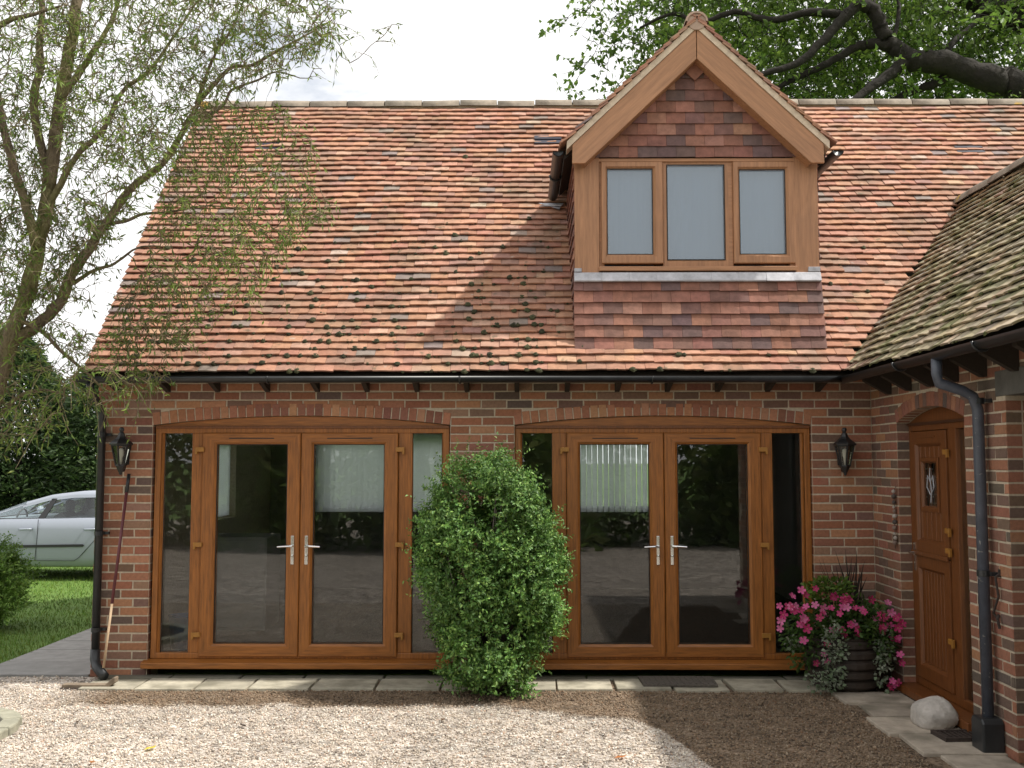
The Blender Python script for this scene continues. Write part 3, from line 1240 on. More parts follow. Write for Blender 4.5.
def gasket(mb_T, x0, x1, z0, z1, y, parent):
    mb = MB(mb_T)
    mb.ring(x0 - .001, x1 + .001, z0 - .001, z1 + .001, [(0, y + .003), (0, y - .003), (.005, y - .003), (.005, y + .003)])
    return mb.build('gasket', M['rubber'], parent)


def hinge(T, x, z, parent, y, flip=1):
    mb = MB(T)
    mb.box(x - .032, x + .032, y - .022, y, z - .016, z + .024)
    mb.box(x - .036 * flip - .010, x - .036 * flip + .010, y - .024, y, z - .038, z + .024)
    return mb.build('hinge', M['brass'], parent, bevel=.004)


def door_set(out, mull, leafs, glasses, sides, arch):
    """all values in photo x of the set, y heights shared."""
    FY = 0.022
    zb, zt = 0.155, 2.165
    x0, x1 = X_(out[0], FY), X_(out[1], FY)
    fr = MB()
    fr.ring(x0, x1, zb, zt, [(0, FY + .07), (0, FY), (.052, FY), (.052, FY + .07)])
    frame = fr.build('glazed_doors', M['oak_v'], house, bevel=.006)
    for m0, m1 in mull:
        fr = MB()
        fr.box(X_(m0, FY), X_(m1, FY), FY + .001, FY + .069, zb + .051, zt - .051)
        fr.build('mullion', M['oak_v'], frame, bevel=.006)
    fr = MB()
    fr.box(x0 + .002, x1 - .002, FY - .014, FY - .001, zt - .010, zt + .012)
    fr.build('head_shadow_lip', M['oak_dark'], frame, bevel=.004)  # dark lip put in to draw the shadow line at the frame head
    fr = MB()      # board under the brick arch
    pts = [(u, z - .004) for u, z in arch.pts(20)]
    fr.prism([(x0, zt + .013)] + [(min(max(u, x0), x1), z) for u, z in pts] + [(x1, zt + .013)], FY + .005, FY + .05, 'y')
    fr.build('head_board', M['oak_h'], frame)
    sl = MB()
    sl.prism([(-.075, .085), (-.075, .135), (FY - .002, .154), (FY + .12, .154), (FY + .12, .085)], x0 - .05, x1 + .02, 'x')
    sl.build('sill', M['oak_h'], frame, bevel=.006)
    for (a, b) in sides:
        a, b = X_(a, FY), X_(b, FY)
        m = MB()
        z0, z1 = 0.19, 2.118
        m.ring(a - .026, b + .026, z0 - .026, z1 + .026, [(0, FY + .05), (0, FY + .014), (.012, FY + .012), (.026, FY + .028), (.026, FY + .05)])
        m.build('side_light', M['oak_v'], frame)
        pane(None, a - .002, b + .002, z0 - .002, z1 + .002, FY + .032, frame)
        gasket(None, a, b, z0, z1, FY + .028, frame)
    for i, ((a, b), (ga, gb)) in enumerate(zip(leafs, glasses)):
        a, b, ga, gb = X_(a, FY) + .003, X_(b, FY) - .003, X_(ga, FY), X_(gb, FY)
        z0, z1, g0, g1 = 0.175, 2.115, Z_(643.6, FY), Z_(444.5, FY)
        # uneven stile and rail widths: four mitred members, moulded
        prof = [(0, .065), (0, -.012), (.06, -.018), (.80, -.018), (.97, -.004), (1.0, .02), (1.0, .065)]
        v, f = [], []
        for w, y in prof:
            v += [(a + (ga - a) * w, FY + y, z0 + (g0 - z0) * w), (b - (b - gb) * w, FY + y, z0 + (g0 - z0) * w),
                  (b - (b - gb) * w, FY + y, z1 - (z1 - g1) * w), (a + (ga - a) * w, FY + y, z1 - (z1 - g1) * w)]
        fs, fh = [], []
        for p in range(len(prof) - 1):
            for k in range(4):
                l = (k + 1) % 4
                (fh if k in (0, 2) else fs).append((p * 4 + k, p * 4 + l, p * 4 + 4 + l, p * 4 + 4 + k))
        m = MB()
        m.add(v, fs + fh)
        lf = m.build('door_leaf', M['oak_v'], frame)
        lf.data.materials.append(M['oak_h'])
        for pi in range(len(fs), len(fs) + len(fh)):
            lf.data.polygons[pi].material_index = 1
        pane(None, ga - .002, gb + .002, g0 - .002, g1 + .002, FY + .014, frame)
        gasket(None, ga, gb, g0, g1, FY + .006, frame)
        m = MB()
        c = (a + b) / 2
        m.box(c - .20, c + .20, FY - .0205, FY - .0175, 2.064, 2.072)
        m.build('vent_slot', M['rubber'], frame, bevel=.002)  # black strip paints the thin shadow of the slot
        hx = a - .012 if i == 0 else b + .012
        for py in (450, 545, 635):
            hinge(None, hx, Z_(py, FY), frame, FY - .016, 1 if i == 0 else -1)
        # handle: plate and lever
        s = -1 if i == 0 else 1
        hx = b - .058 if i == 0 else a + .058
        m = MB()
        zc = Z_(546, FY)
        m.box(hx - .014, hx + .014, FY - .027, FY - .019, zc - .16, zc + .09)
        m.lathe([(.001, 0), (.014, .002), (.014, .014), (.001, .016)], (hx, FY - .03, zc - .09), 10)
        m.tube([(hx, FY - .02, zc), (hx, FY - .06, zc), (hx + s * .03, FY - .068, zc + .002), (hx + s * .125, FY - .062, zc - .004)], [.012, .012, .011, .009], 10)
        m.build('door_handle', M['chrome'], frame, smooth=False, bevel=.003)
    return frame


door_set((153, 449), ((190, 200.5), (398, 412)), ((200.5, 300), (300, 398)), ((215.5, 286), (313, 383.5)), ((161.8, 189.6), (412, 441.5)), ARL)
door_set((515, 812), ((552.4, 566.6), (762.3, 774)), ((566.6, 664.7), (664.7, 762.3)), ((580.4, 649.6), (678.4, 748.5)),
         ((522.4, 552.4), (774, 802.4)), ARR)

# --------------------------------------------------------------- wing wall with the stable door
SD = (-at_x(901, 600, XR)[1], -at_x(969.5, 600, XR)[1])          # opening along u
AW = Arch(SD[0], SD[1], 2.175, 0.105)
GO = (2.52, 4.0)             # wide opening nearer the camera
GZ = 2.28


def wing_solid(z, zt):
    zc = (z + zt) / 2
    cuts = []
    if zt < 2.19:
        cuts.append((SD[0] - .003, SD[1] + .003))
    else:
        h = AW.cut(zc + .01)
        if h:
            cuts.append((AW.c - h, AW.c + h))
    if zt < GZ + .17:
        cuts.append(GO if zt < GZ else (GO[0] - .13, GO[1] + .13))
    out, u = [], 0.008
    for a, b in sorted(cuts):
        out.append((u, a))
        u = b
    out.append((u, 5.5))
    return out


mb = MB(T_wing)
brickwork(mb, 0.005, WT - .01, wing_solid, BR_W)
for a, b in ((0, SD[0]), (SD[1], GO[0]), (GO[1], 5.5)):
    mb.box(a, b, V0, .3, -.05, 2.175, MORT)
mb.box(0, SD[0], V0, .3, 2.175, WT - .01, MORT)
p_ = AW.pts()
mb.prism(list(p_) + [(p_[-1][0], WT - .01), (p_[0][0], WT - .01)], V0, .3, 'y', MORT)
mb.box(SD[1], GO[0], V0, .3, 2.175, WT - .01, MORT)
mb.box(GO[0], GO[1], V0, .3, GZ + .17, WT - .01, MORT)
mb.box(GO[1], 5.5, V0, .3, 2.175, WT - .01, MORT)
# brick reveals of the openings
for uu, sg in ((GO[0], -1), (SD[0], -1)):
    z = 0.005
    while z < (GZ - .03 if uu == GO[0] else 2.15):
        dv = .004
        a, b = (uu - dv, uu + .0) if sg > 0 else (uu, uu + dv)
        mb.box(a, b, .004 + random.uniform(0, .002), .10, z, z + CO - JT, pick(BR_W))
        mb.box(a, b, .112, .27, z, z + CO - JT, pick(BR_W))
        z += CO
mb.build('wing_wall', M['brick'], house)
mb = MB(T_wing)
AW.ring(mb, BR_W)
mb.build('brick_arch', M['brick'], house)
mb = MB(T_wing)
mb.box(GO[0] - .125, GO[1] + .125, -.004, .26, GZ, GZ + .165)
mb.build('lintel', mat('concrete_lintel', (0.10, 0.095, 0.085), 0.9, (10, 0.3), (40, .5, .005)), house, bevel=.006)
mb = MB(T_wing)
for k in range(10):
    mb.box(GO[0] + .148 * k + .003, GO[0] + .148 * (k + 1) - .003, .16, .20, .02, GZ - .003)
mb.build('plank_door', M['wood_dark'], house)
mb = MB(T_wing)                    # the far side and back of the wing
mb.box(-1.2, 5.5, 2.6, 2.75, -.05, WT - .02, MORT)
mb.prism([(.0, -.05), (2.75, -.05), (2.75, WT - .03), (WRX - XR, WRZ - .12), (.0, WT - .03)], -5.5, -5.3, 'x', MORT)
mb.v = mb.v[:8]
mb.f = mb.f[:6]
mb.c = mb.c[:6]
mb.build('wing_back_wall', M['brick'], house)
mb = MB()
mb.prism([(XR, -.05), (XR + 2.75, -.05), (XR + 2.75, WT - .03), (WRX, WRZ - .12), (XR, WT - .03)], -5.5, -5.3, 'y', MORT)
mb.build('wing_gable_wall', M['brick'], house)

FYW = .10
M['shadow_brown'] = mat('head_shadow_tone', (0.06, 0.022, 0.008), .5, None)  # near-black brown for the painted shadow line over the stable door
fr = MB(T_wing)
u0, u1 = SD
LZ0, LZ1 = .17, 2.10
fr.box(u0, u0 + .05, FYW, FYW + .07, .10, 2.16)
fr.box(u1 - .045, u1, FYW, FYW + .07, .10, 2.16)
SM0, SM1 = -at_x(952.5, 600, XR + FYW)[1], -at_x(960.6, 600, XR + FYW)[1]
fr.box(SM0, SM1, FYW, FYW + .07, .15, 2.11)
fr.box(u0 + .05, u1 - .045, FYW + .001, FYW + .069, 2.105, 2.16)
fr.box(u0 + .05, u1 - .045, FYW + .001, FYW + .069, .10, .165)
frame = fr.build('stable_door', M['oak_dark'], house, bevel=.006)
fr = MB(T_wing)
fr.prism([(u0, 2.162)] + [(u, z - .004) for u, z in AW.pts(16)] + [(u1, 2.162)], FYW + .005, FYW + .05, 'y')
fr.build('head_board', M['oak_dark'], frame)
fr = MB(T_wing)
fr.box(u0 - .02, u1 + .02, -.05, FYW + .1, .035, .098)
fr.build('sill', M['oak_dark'], frame, bevel=.008)
pane(T_wing, SM1 + .002, u1 - .047, .17, 2.10, FYW + .03, frame)
fr = MB(T_wing)
fr.box(SM1 + .002, u1 - .047, FYW + .06, FYW + .064, .17, 2.10)
fr.build('side_blind', mat('dim_green_blind', (0.36, 0.46, 0.40), .8, (4, .1)), frame)
La, Lb = u0 + .055, SM0 - .006
m = MB(T_wing)
m.box(u0 + .003, u1 - .003, FYW - .016, FYW - .001, 2.150, 2.172)
m.build('head_shadow_lip', M['shadow_brown'], frame, bevel=.004)  # strip coloured as the shadow under the head board
SPLIT = at_x(930, 556, XR)[2] - .02


def plank_panel(mb, a, b, z0, z1, y, n):
    w = (b - a) / n
    for k in range(n):
        p, q = a + w * k, a + w * (k + 1)
        mb.prism([(p + .004, y), (q - .004, y), (q, y + .006), (q, y + .02), (p, y + .02), (p, y + .006)], z0, z1, 'z')


# upper leaf with a small glass light
m = MB(T_wing)
m.ring(La, Lb, SPLIT + .004, LZ1, [(0, FYW + .06), (0, FYW - .012), (.095, FYW - .012), (.115, FYW + .012), (.115, FYW + .06)])
g0, g1 = at_x(922, 507, XR)[2], at_x(922, 463, XR)[2]
ga, gb = -at_x(922, 490, XR + FYW)[1], -at_x(936, 490, XR + FYW)[1]
y_ = FYW + .014
plank_panel(m, La + .116, ga - .04, SPLIT + .12, LZ1 - .116, y_, 2)
plank_panel(m, gb + .04, Lb - .116, SPLIT + .12, LZ1 - .116, y_, 2)
plank_panel(m, ga - .04, gb + .04, SPLIT + .12, g0 - .04, y_, 4)
plank_panel(m, ga - .04, gb + .04, g1 + .04, LZ1 - .116, y_, 4)
m.ring(ga - .042, gb + .042, g0 - .042, g1 + .042, [(0, y_ + .02), (0, y_ - .012), (.028, y_ - .014), (.042, y_ + .004), (.042, y_ + .02)])
m.build('upper_leaf', M['oak_dark'], frame, bevel=.003)
pane(T_wing, ga - .001, gb + .001, g0 - .001, g1 + .001, y_ + .006, frame)
m = MB(T_wing)
m.box(ga, gb, y_ + .034, y_ + .04, g0, g1)
m.build('obscure_panel', mat('obscure_glass', (0.30, 0.33, 0.34), .4, (30, .4), (50, .6, .006)), frame)
m = MB(T_wing)        # leaded flower in the glass
cu, cz = (ga + gb) / 2, (g0 + g1) / 2
m.tube([(cu, y_ - .001, g0 + .03), (cu + .02, y_ - .001, cz - .05), (cu - .01, y_ - .001, cz + .08), (cu, y_ - .001, g1 - .04)], .004, 5)
for s in (-1, 1):
    m.tube([(cu, y_ - .001, cz - .08), (cu + s * .07, y_ - .001, cz - .02), (cu + s * .05, y_ - .001, cz + .07), (cu, y_ - .001, cz + .02)], .004, 5)
m.build('leaded_motif', M['lead'], frame)
m = MB(T_wing)
m.ring(La, Lb, LZ0, SPLIT - .004, [(0, FYW + .06), (0, FYW - .012), (.10, FYW - .012), (.12, FYW + .012), (.12, FYW + .06)])
plank_panel(m, La + .121, Lb - .121, LZ0 + .121, SPLIT - .125, y_, 8)
m.build('lower_leaf', M['oak_dark'], frame, bevel=.003)
m = MB(T_wing)
m.box(La, Lb, FYW - .03, FYW - .0125, SPLIT - .012, SPLIT + .022)
m.build('weather_bar', M['oak_dark'], frame, bevel=.005)
m = MB(T_wing)
m.box(La + .2, Lb - .2, FYW - .02, FYW - .0125, LZ1 - .05, LZ1 - .038)
m.build('vent_slot', M['oak_dark'], frame)
for py in (452, 535, 556, 650):
    z = at_x(958, py, XR)[2]
    hinge(T_wing, Lb + .015, min(max(z, .3), 1.98), frame, FYW - .012, -1)
m = MB(T_wing)
m.box(La + .03, La + .06, FYW - .02, FYW - .0125, 1.0, 1.22)
m.tube([(La + .045, FYW - .02, 1.14), (La + .045, FYW - .06, 1.14), (La + .15, FYW - .06, 1.135)], .009, 8)
m.build('door_handle', M['chrome'], frame)

# --------------------------------------------------------------- dormer
DB = -0.012
dorm = empty('dormer', (0, 0, 0), 0, house)
for a, b in ((DX0, X_(599, -.01, 200)), (X_(794, -.01, 200), DX1)):      # timber corner posts
    m = MB()
    m.box(a, b, DB, .10, 3.455, 4.60)
    m.build('corner_post', M['faded_v'], dorm, bevel=.004)
# cheeks as solid walls under hung tiles
m = MB()
yb = lambda z: EY + (z - EZ) / math.tan(A_)
for xa, xb in ((DX0 + .015, DX0 + .09), (DX1 - .09, DX1 - .015)):
    m.prism([(.02, 2.90), (yb(4.60) + .05, 4.60), (.02, 4.60)], xa, xb, 'x')
m.box(DX0 + .02, DX1 - .02, .01, .09, 2.86, 3.45)
m.prism([(X_(599), 4.56), (X_(794), 4.56), (DAX, z_dormer(DAX) - .2)], .01, .08, 'y')
m.build('carcass', M['wood_dark'], dorm)
m = MB()        # inside of the room behind the window
m.box(DX0 + .1, DX1 - .1, 1.0, 1.05, 3.5, 4.6)
m.box(DX0 + .1, DX1 - .1, .12, 1.0, 4.58, 4.62)
m.box(DX0 + .1, DX1 - .1, .12, 1.0, 3.40, 3.44)
m.build('dormer_room', M['interior'], dorm)
# tiles hung on apron, gable and cheeks
m = MB()
tiles(m, (0, -.125, 2.835), (1, 0, 0), (0, .19, 1), DX0 - .01, DX1 + .012, .60, None, HUNG, gauge=.107, wid=.171, lift=.034, th=.012, jit=.35)
m.build('apron_tiles', M['hung_tile'], dorm)
IA = z_dormer(DAX) - .295


def gab_lim(s):
    z = 4.575 + s + .05
    h = (IA + .02 - z) / DTAN + .07
    return (DAX - h, DAX + h) if h > .03 else None


m = MB()
tiles(m, (0, .004, 4.575), (1, 0, 0), (0, 0, 1), DAX - .171 * 6, DAX + .171 * 6, .80, None, HUNG, gauge=.103, wid=.171, lift=.03, th=.012, jit=.35, ulim=gab_lim)
c = (DAX, IA - .075)
m.prism([(c[0], c[1] - .095), (c[0] + .10, c[1]), (c[0], c[1] + .095), (c[0] - .10, c[1])], -.045, -.03, 'y', (0.27, 0.12, 0.078))
m.build('gable_tiles', M['hung_tile'], dorm)
m = MB()
tiles(m, (DX0 + .014, 0, 2.93), (0, -1, 0), (0, 0, 1), -1.7, .0, 1.64, lambda P: P.z > z_main(P.y) + .0 and P.y < 1.65, HUNG, gauge=.104, wid=.171, lift=.03, th=.012, jit=.3)
m.build('cheek_tiles', M['hung_tile'], dorm)
m = MB()
tiles(m, (DX1 - .014, 0, 2.93), (0, 1, 0), (0, 0, 1), 0.0, 1.7, 1.64, lambda P: P.z > z_main(P.y) + .0 and P.y < 1.65, HUNG, gauge=.104, wid=.171, lift=.03, th=.012, jit=.3)
m.build('cheek_tiles', M['hung_tile'], dorm)
m = MB()        # lead apron below the window
zf0, zf1 = 3.448, 3.552
for k in range(9):
    xa, xb = DX0 - .006 + k * (DX1 - DX0 + .012) / 9, DX0 - .006 + (k + 1) * (DX1 - DX0 + .012) / 9
    j = random.uniform(-.006, .006)
    m.prism([(.0, zf1 - .012), (-.035, zf1 - .02), (-.062 + j, zf0 + .01 + j), (-.058 + j, zf0), (.0, zf0)], xa, xb, 'x')
m.box(DX1 - .10, DX1 + .004, -.03, 0.0, zf1 - .012, zf1 + .03)
m.box(DX0 - .004, DX0 + .06, -.03, 0.0, zf1 - .012, zf1 + .02)
m.build('lead_flashing', M['lead'], dorm, bevel=.004)
# window
WY = .012
wx0, wx1, wz0, wz1 = X_(599, WY, 200), X_(794, WY, 200), Z_(271, WY, 690), Z_(160, WY, 690)
m = MB()
m.ring(wx0, wx1, wz0, wz1, [(0, WY + .07), (0, WY), (.045, WY), (.045, WY + .07)])
for a, b in ((288, 296), (415, 430)):
    m.box(X_(a + 520 * 0, WY) if False else X_(520 + (a) / 2.0206, WY, 200), X_(520 + (b) / 2.0206, WY, 200), WY + .001, WY + .07, wz0 + .04, wz1 - .04)
m.box(wx0 - .005, wx1 + .005, WY - .05, WY + .001, wz0 - .005, wz0 + .035)
m.box(wx0 - .005, wx1 + .005, WY - .02, WY + .001, wz1 - .02, wz1 + .012)
wf = m.build('window_frame', M['faded_h'], dorm, bevel=.005)


def light(fx0, fx1, gx0, gx1, fz0, fz1, gz0, gz1, sash):
    cv = lambda q: X_(520 + q / 2.0206, WY, 200)
    a, b, ga, gb = cv(fx0), cv(fx1), cv(gx0), cv(gx1)
    z0, z1, g0, g1 = [Z_(q / 2.0206, WY, 690) for q in (fz0, fz1, gz0, gz1)]
    if sash:
        m = MB()
        prof = [(0, .05), (0, -.02), (.08, -.026), (.72, -.026), (1, .0), (1, .05)] if sash != 'flush' else [(0, .05), (0, -.001), (.8, -.001), (1, .01), (1, .05)]
        v, f = [], []
        for w, y in prof:
            v += [(a + (ga - a) * w, WY + y, z0 + (g0 - z0) * w), (b - (b - gb) * w, WY + y, z0 + (g0 - z0) * w),
                  (b - (b - gb) * w, WY + y, z1 - (z1 - g1) * w), (a + (ga - a) * w, WY + y, z1 - (z1 - g1) * w)]
        for p in range(len(prof) - 1):
            for k in range(4):
                l = (k + 1) % 4
                f.append((p * 4 + k, p * 4 + l, p * 4 + 4 + l, p * 4 + 4 + k))
        m.add(v, f)
        m.build('sash', M['faded_v'], dorm)
    m = MB()
    m.box(ga - .002, gb + .002, WY + .004, WY + .028, g0 - .002, g1 + .002)
    m.build('pane', M['bright_glass'], dorm)
    m = MB()
    m.ring(ga - .001, gb + .001, g0 - .001, g1 + .001, [(0, WY + .003), (0, WY - .004), (.006, WY - .004), (.006, WY + .003)])
    m.build('gasket', M['rubber'], dorm)
    m = MB()          # pale net hanging behind the glass, its blue standing in for reflected sky
    n_ = 26
    xs_ = [ga - .02 + (gb - ga + .04) * k / n_ for k in range(n_ + 1)]
    v = [(x_, WY + .13 + .0015 * math.sin(k * 1.9), z_) for z_ in (g0 - .14, g1 + .05) for k, x_ in enumerate(xs_)]
    m.add(v, [(k, k + 1, n_ + 2 + k, n_ + 1 + k) for k in range(n_)])
    m.build('net_curtain', M['net'], dorm, smooth=True)


M['bright_glass'] = glass_mat('coated_glass', ior=2.0, gloss=(.84, .92, 1.0))
M['net'] = mat('sky_tint_net', (0.27, 0.36, 0.49), .9, None, transl=.25)
light(164, 288, 176, 268, 533, 328, 514, 341, True)
light(290, 421, 297, 413, 539, 326, 525, 333, 'flush')
light(430, 555, 443, 536, 533, 328, 514, 343, True)

# barge boards
M['bedding'] = mat('verge_mortar', (0.60, 0.49, 0.37), .95, (20, .25), (60, .5, .004))
bw = .20
cA = math.radians(43.5)
n2 = (math.sin(cA), math.cos(cA))
top = z_dormer(DAX) - .035
fx = DX0 - .022
ft = top - (DAX - fx) * DTAN
low = bw / math.cos(cA)
for s in (-1, 1):
    P = lambda d_, z: (DAX + s * d_, z)
    dfoot = DAX - fx
    inner = lambda d_: top - low - d_ * DTAN
    zf = 4.482
    kx = (top - low - zf) / DTAN
    poly = [P(.003, top), P(dfoot, ft), P(dfoot + .004, zf), P(kx, zf), P(.003, top - low)]
    if s > 0:
        poly = poly[::-1]
    m = MB()
    m.prism(poly, -.155, -.125, 'y')
    b_ = m.build('bargeboard', mat('barge_oak', (0.37, 0.185, 0.092), 0.55, (4, 0.28), None, grain=(0.9, 12, 12), turn=-s * cA,
                                   blot=[((0.26, 0.13, 0.07), 2.2, .5, .75, .4)]), dorm, bevel=.004)
    m = MB()
    # soffit back to the gable and mortar bedding above the board
    poly2 = [P(0, top - low + .03), P(0, top - low - .0), P(kx, inner(kx)), P(kx, inner(kx) + .03)]
    m.prism(poly2 if s < 0 else poly2[::-1], -.124, .02, 'y')
    m.build('soffit', M['faded_h'], dorm)
    m = MB()
    poly3 = [P(0, top + .003), P(0, top + .072), P(dfoot + .05, ft - .05 * DTAN + .072), P(dfoot + .05, ft - .05 * DTAN + .003)]
    m.prism(poly3 if s > 0 else poly3[::-1], -.165, .02, 'y')
    m.build('verge_bedding', M['bedding'], dorm)
# dormer roof: both slopes
m = MB()
ex = 1.2


def keep_d(P):
    return P.z > z_main(P.y) - .02


for s in (-1, 1):
    O = (DAX + s * ex, 0, DRZ - ex * DTAN + .048)
    S = (-s, 0, DTAN)
    if s < 0:
        tiles(m, O, (0, -1, 0), S, -2.6, .185, ex / math.cos(cA) - .04, keep_d, TILE, lift=.03, jit=.8)
    else:
        tiles(m, O, (0, 1, 0), S, -.185, 2.6, ex / math.cos(cA) - .04, keep_d, TILE, lift=.03, jit=.8)
m.build('dormer_roof', M['tile'], dorm)
m = MB()
for s in (-1, 1):
    q = [(DAX, DRZ - .01), (DAX + s * (ex - .03), DRZ - (ex - .03) * DTAN - .01), (DAX + s * (ex - .03), DRZ - (ex - .03) * DTAN - .06), (DAX, DRZ - .06)]
    m.prism(q if s < 0 else q[::-1], .02, 1.3, 'y')
m.build('dormer_deck', M['wood_dark'], dorm)
m = MB()
half_round(m, (DAX, -.19, DRZ + .05), (DAX, 2.55, DRZ + .05), .10, 8)
m.lathe([(.001, 0), (.085, .001), (.085, .02), (.001, .021)], (0, 0, 0), 14)
o0 = len(m.v) - 14 * 4
for i in range(o0, len(m.v)):                    # turn the end stop to face forwards
    x_, y_, z_ = m.v[i]
    m.v[i] = (DAX + x_, -.175 - z_ + .02, DRZ + .03 + y_)
m.build('ridge_tiles', M['ridge_d'] if 'ridge_d' in M else mat('dormer_ridge', (0.42, 0.30, 0.23), .9, (12, .25), (40, .4, .005)), dorm, smooth=False)
for s in (-1, 1):
    gx_ = DAX + s * (ex + .03)
    gz_ = DRZ - ex * DTAN - .005
    yq = EY + (gz_ - EZ) / math.tan(A_)
    gutter_mesh((gx_, -.16, gz_), (gx_, yq - .08, gz_), .05).build('dormer_gutter', M['gutter'], dorm, smooth=True)
P = Vector((DX0 - .17, yb(4.43), 4.43)) + nrm * .05
m = MB()
m.add([tuple(P + Vector((-.13, 0, 0)) + dirS * .05), tuple(P + Vector((.08, 0, 0)) - dirS * .06), tuple(P + Vector((.13, 0, 0)) + dirS * .05)], [(0, 1, 2)])
m.prism([(P.x - .12, P.y + .0), (P.x + .1, P.y - .03), (P.x + .1, P.y + .03)], P.z - .004, P.z + .004, 'z')
m.build('lead_soaker', M['lead'], dorm)


# ================================================================== THINGS BY THE HOUSE
def lantern():
    t = empty('wall_lantern')
    # local: z=0 is the middle of the glass, wall at y=0, body axis at y=-.115
    ay = -.115
    m = MB()
    m.lathe([(.012, .215), (.02, .205), (.022, .19), (.014, .175), (.022, .165), (.028, .15), (.034, .135), (.05, .115), (.088, .085), (.10, .072), (.098, .062), (.08, .06)][::-1], (0, ay, 0), 6, ph=math.pi / 6)
    m.build('lantern_roof', M['black'], t)
    m = MB()
    r0, r1, z0, z1 = .080, .042, .06, -.115
    for k in range(6):
        a = math.pi / 6 + k * math.pi / 3
        m.tube([(r0 * math.cos(a), ay + r0 * math.sin(a), z0), (r1 * math.cos(a), ay + r1 * math.sin(a), z1)], .008, 5)
    for r, z in ((r0, z0), (r1, z1)):
        pts = [(r * math.cos(math.pi / 6 + k * math.pi / 3), ay + r * math.sin(math.pi / 6 + k * math.pi / 3), z) for k in range(7)]
        m.tube(pts, .008, 5)
    m.build('lantern_frame', M['black'], t)
    m = MB()
    m.lathe([(r1 - .003, z1), (r0 - .003, z0)], (0, ay, 0), 6, ph=math.pi / 6)
    m.f = m.f[:6]
    m.c = m.c[:6]
    m.build('glass_panes', M['lantern_glass'], t)
    m = MB()
    m.lathe([(.002, -.20), (.012, -.195), (.014, -.18), (.022, -.165), (.038, -.13), (.044, -.115)], (0, ay, 0), 6, ph=math.pi / 6)
    m.build('lantern_base', M['black'], t)
    m = MB()
    m.lathe([(.008, -.115), (.012, -.06), (.012, -.05), (.020, -.03), (.023, 0), (.018, .025), (.004, .035)], (0, ay, 0), 12)
    m.build('bulb', M['white'], t, smooth=True)
    m = MB()
    m.prism([(-.03, -.11), (.03, -.11), (.035, 0), (.03, .05), (0, .09), (-.03, .05), (-.035, 0)], -.012, -.0, 'y')
    m.tube([(0, -.01, -.13), (0, -.04, -.165), (0, ay, -.16)], .009, 6)
    m.build('bracket', M['black'], t)
    return t


l1 = lantern()
l1.location = (X_(122, -.1, 450), -.004, Z_(452, -.1))
tag(l1, 'black hexagonal wall lantern on the brick pier above the leaning rake', 'lantern', 'black wall lanterns')
l2 = copy_tree(l1)
l2.location = (X_(844, -.1, 450), -.004, Z_(452.5, -.1))
l2['label'] = 'black hexagonal wall lantern in the corner above the pink flowers'

# rake leaning on the pier
rk = tag(empty('rake', (-3.62, -.42, 0)), 'long garden rake with maroon sleeved handle leaning on the brick pier', 'rake')
top_ = Vector(at_y(129, 474, -.03)) - Vector((-3.62, -.42, 0))
bot_ = Vector(at_y(103.5, 668, -.40)) - Vector((-3.62, -.42, 0))
m = MB()
mid = bot_.lerp(top_, .32)
m.tube([bot_, mid], .011, 8)
hd = m.build('handle', M['handle_wood'], rk, smooth=True)
m = MB()
m.tube([mid, bot_.lerp(top_, .9)], .0135, 8)
m.build('sleeve', M['handle_red'], hd, smooth=True)
m = MB()
m.tube([bot_.lerp(top_, .9), top_], .016, 8)
m.build('grip', M['gutter'], hd, smooth=True)
m = MB()
hx0, hx1 = -.16, .26
m.prism([(hx0, .035), (hx1 - .06, .035), (hx1, .09), (hx1 + .02, .09), (hx1 + .02, .05), (hx1 - .05, .0), (hx0, .0)], -.04, .04, 'y')
m.build('head', M['rake_wood'], rk, bevel=.006)
m = MB()
for k in range(15):
    u = hx0 + .01 + k * .026
    m.tube([(u, -.03, .012), (u - .004, -.075, .006), (u - .006, -.10, .0)], .0045, 5)
m.build('tines', M['iron'], rk)

# doormat
m = MB()
a, b = at_y(641, 680, -.27)[0], at_y(715, 680, -.27)[0]
m.prism([(a, -.45), (b - .01, -.46), (b + .0, -.12), (a - .01, -.11)], .024, .044, 'z')
for k in range(12):
    u = a + .03 + (b - a - .06) * k / 11
    m.box(u - .008, u + .008, -.43, -.14, .0445, .05)
tag(m.build('doormat', M['mat_rubber'], bevel=.004), 'dark ribbed doormat on the paving before the right glazed doors', 'doormat')

# boulder by the stable door
bo = MB()
n_, m_ = 26, 16
v, f = [], []
for i in range(m_ + 1):
    th = math.pi * i / m_
    for k in range(n_):
        a = 2 * math.pi * k / n_
        d = Vector((math.sin(th) * math.cos(a), math.sin(th) * math.sin(a), math.cos(th)))
        r = 1 + .10 * math.sin(2.3 * d.x + 1) * math.cos(3.1 * d.y) + .06 * math.sin(5 * d.z + 2 * d.x) + .03 * math.sin(9 * d.x + 7 * d.y)
        v.append((d.x * .155 * r, d.y * .17 * r, max((d.z * .125 + .02 * max(0, d.z) * d.x) * r, -.07)))
for i in range(m_):
    for k in range(n_):
        l = (k + 1) % n_
        f.append((i * n_ + k, (i + 1) * n_ + k, (i + 1) * n_ + l, i * n_ + l))
bo.add(v, f)
ob = bo.build('boulder', M['boulder'], smooth=True)
ob.location = (2.885, -1.68, .09)
tag(ob, 'smooth pale grey boulder on the paving at the foot of the stable door', 'boulder')

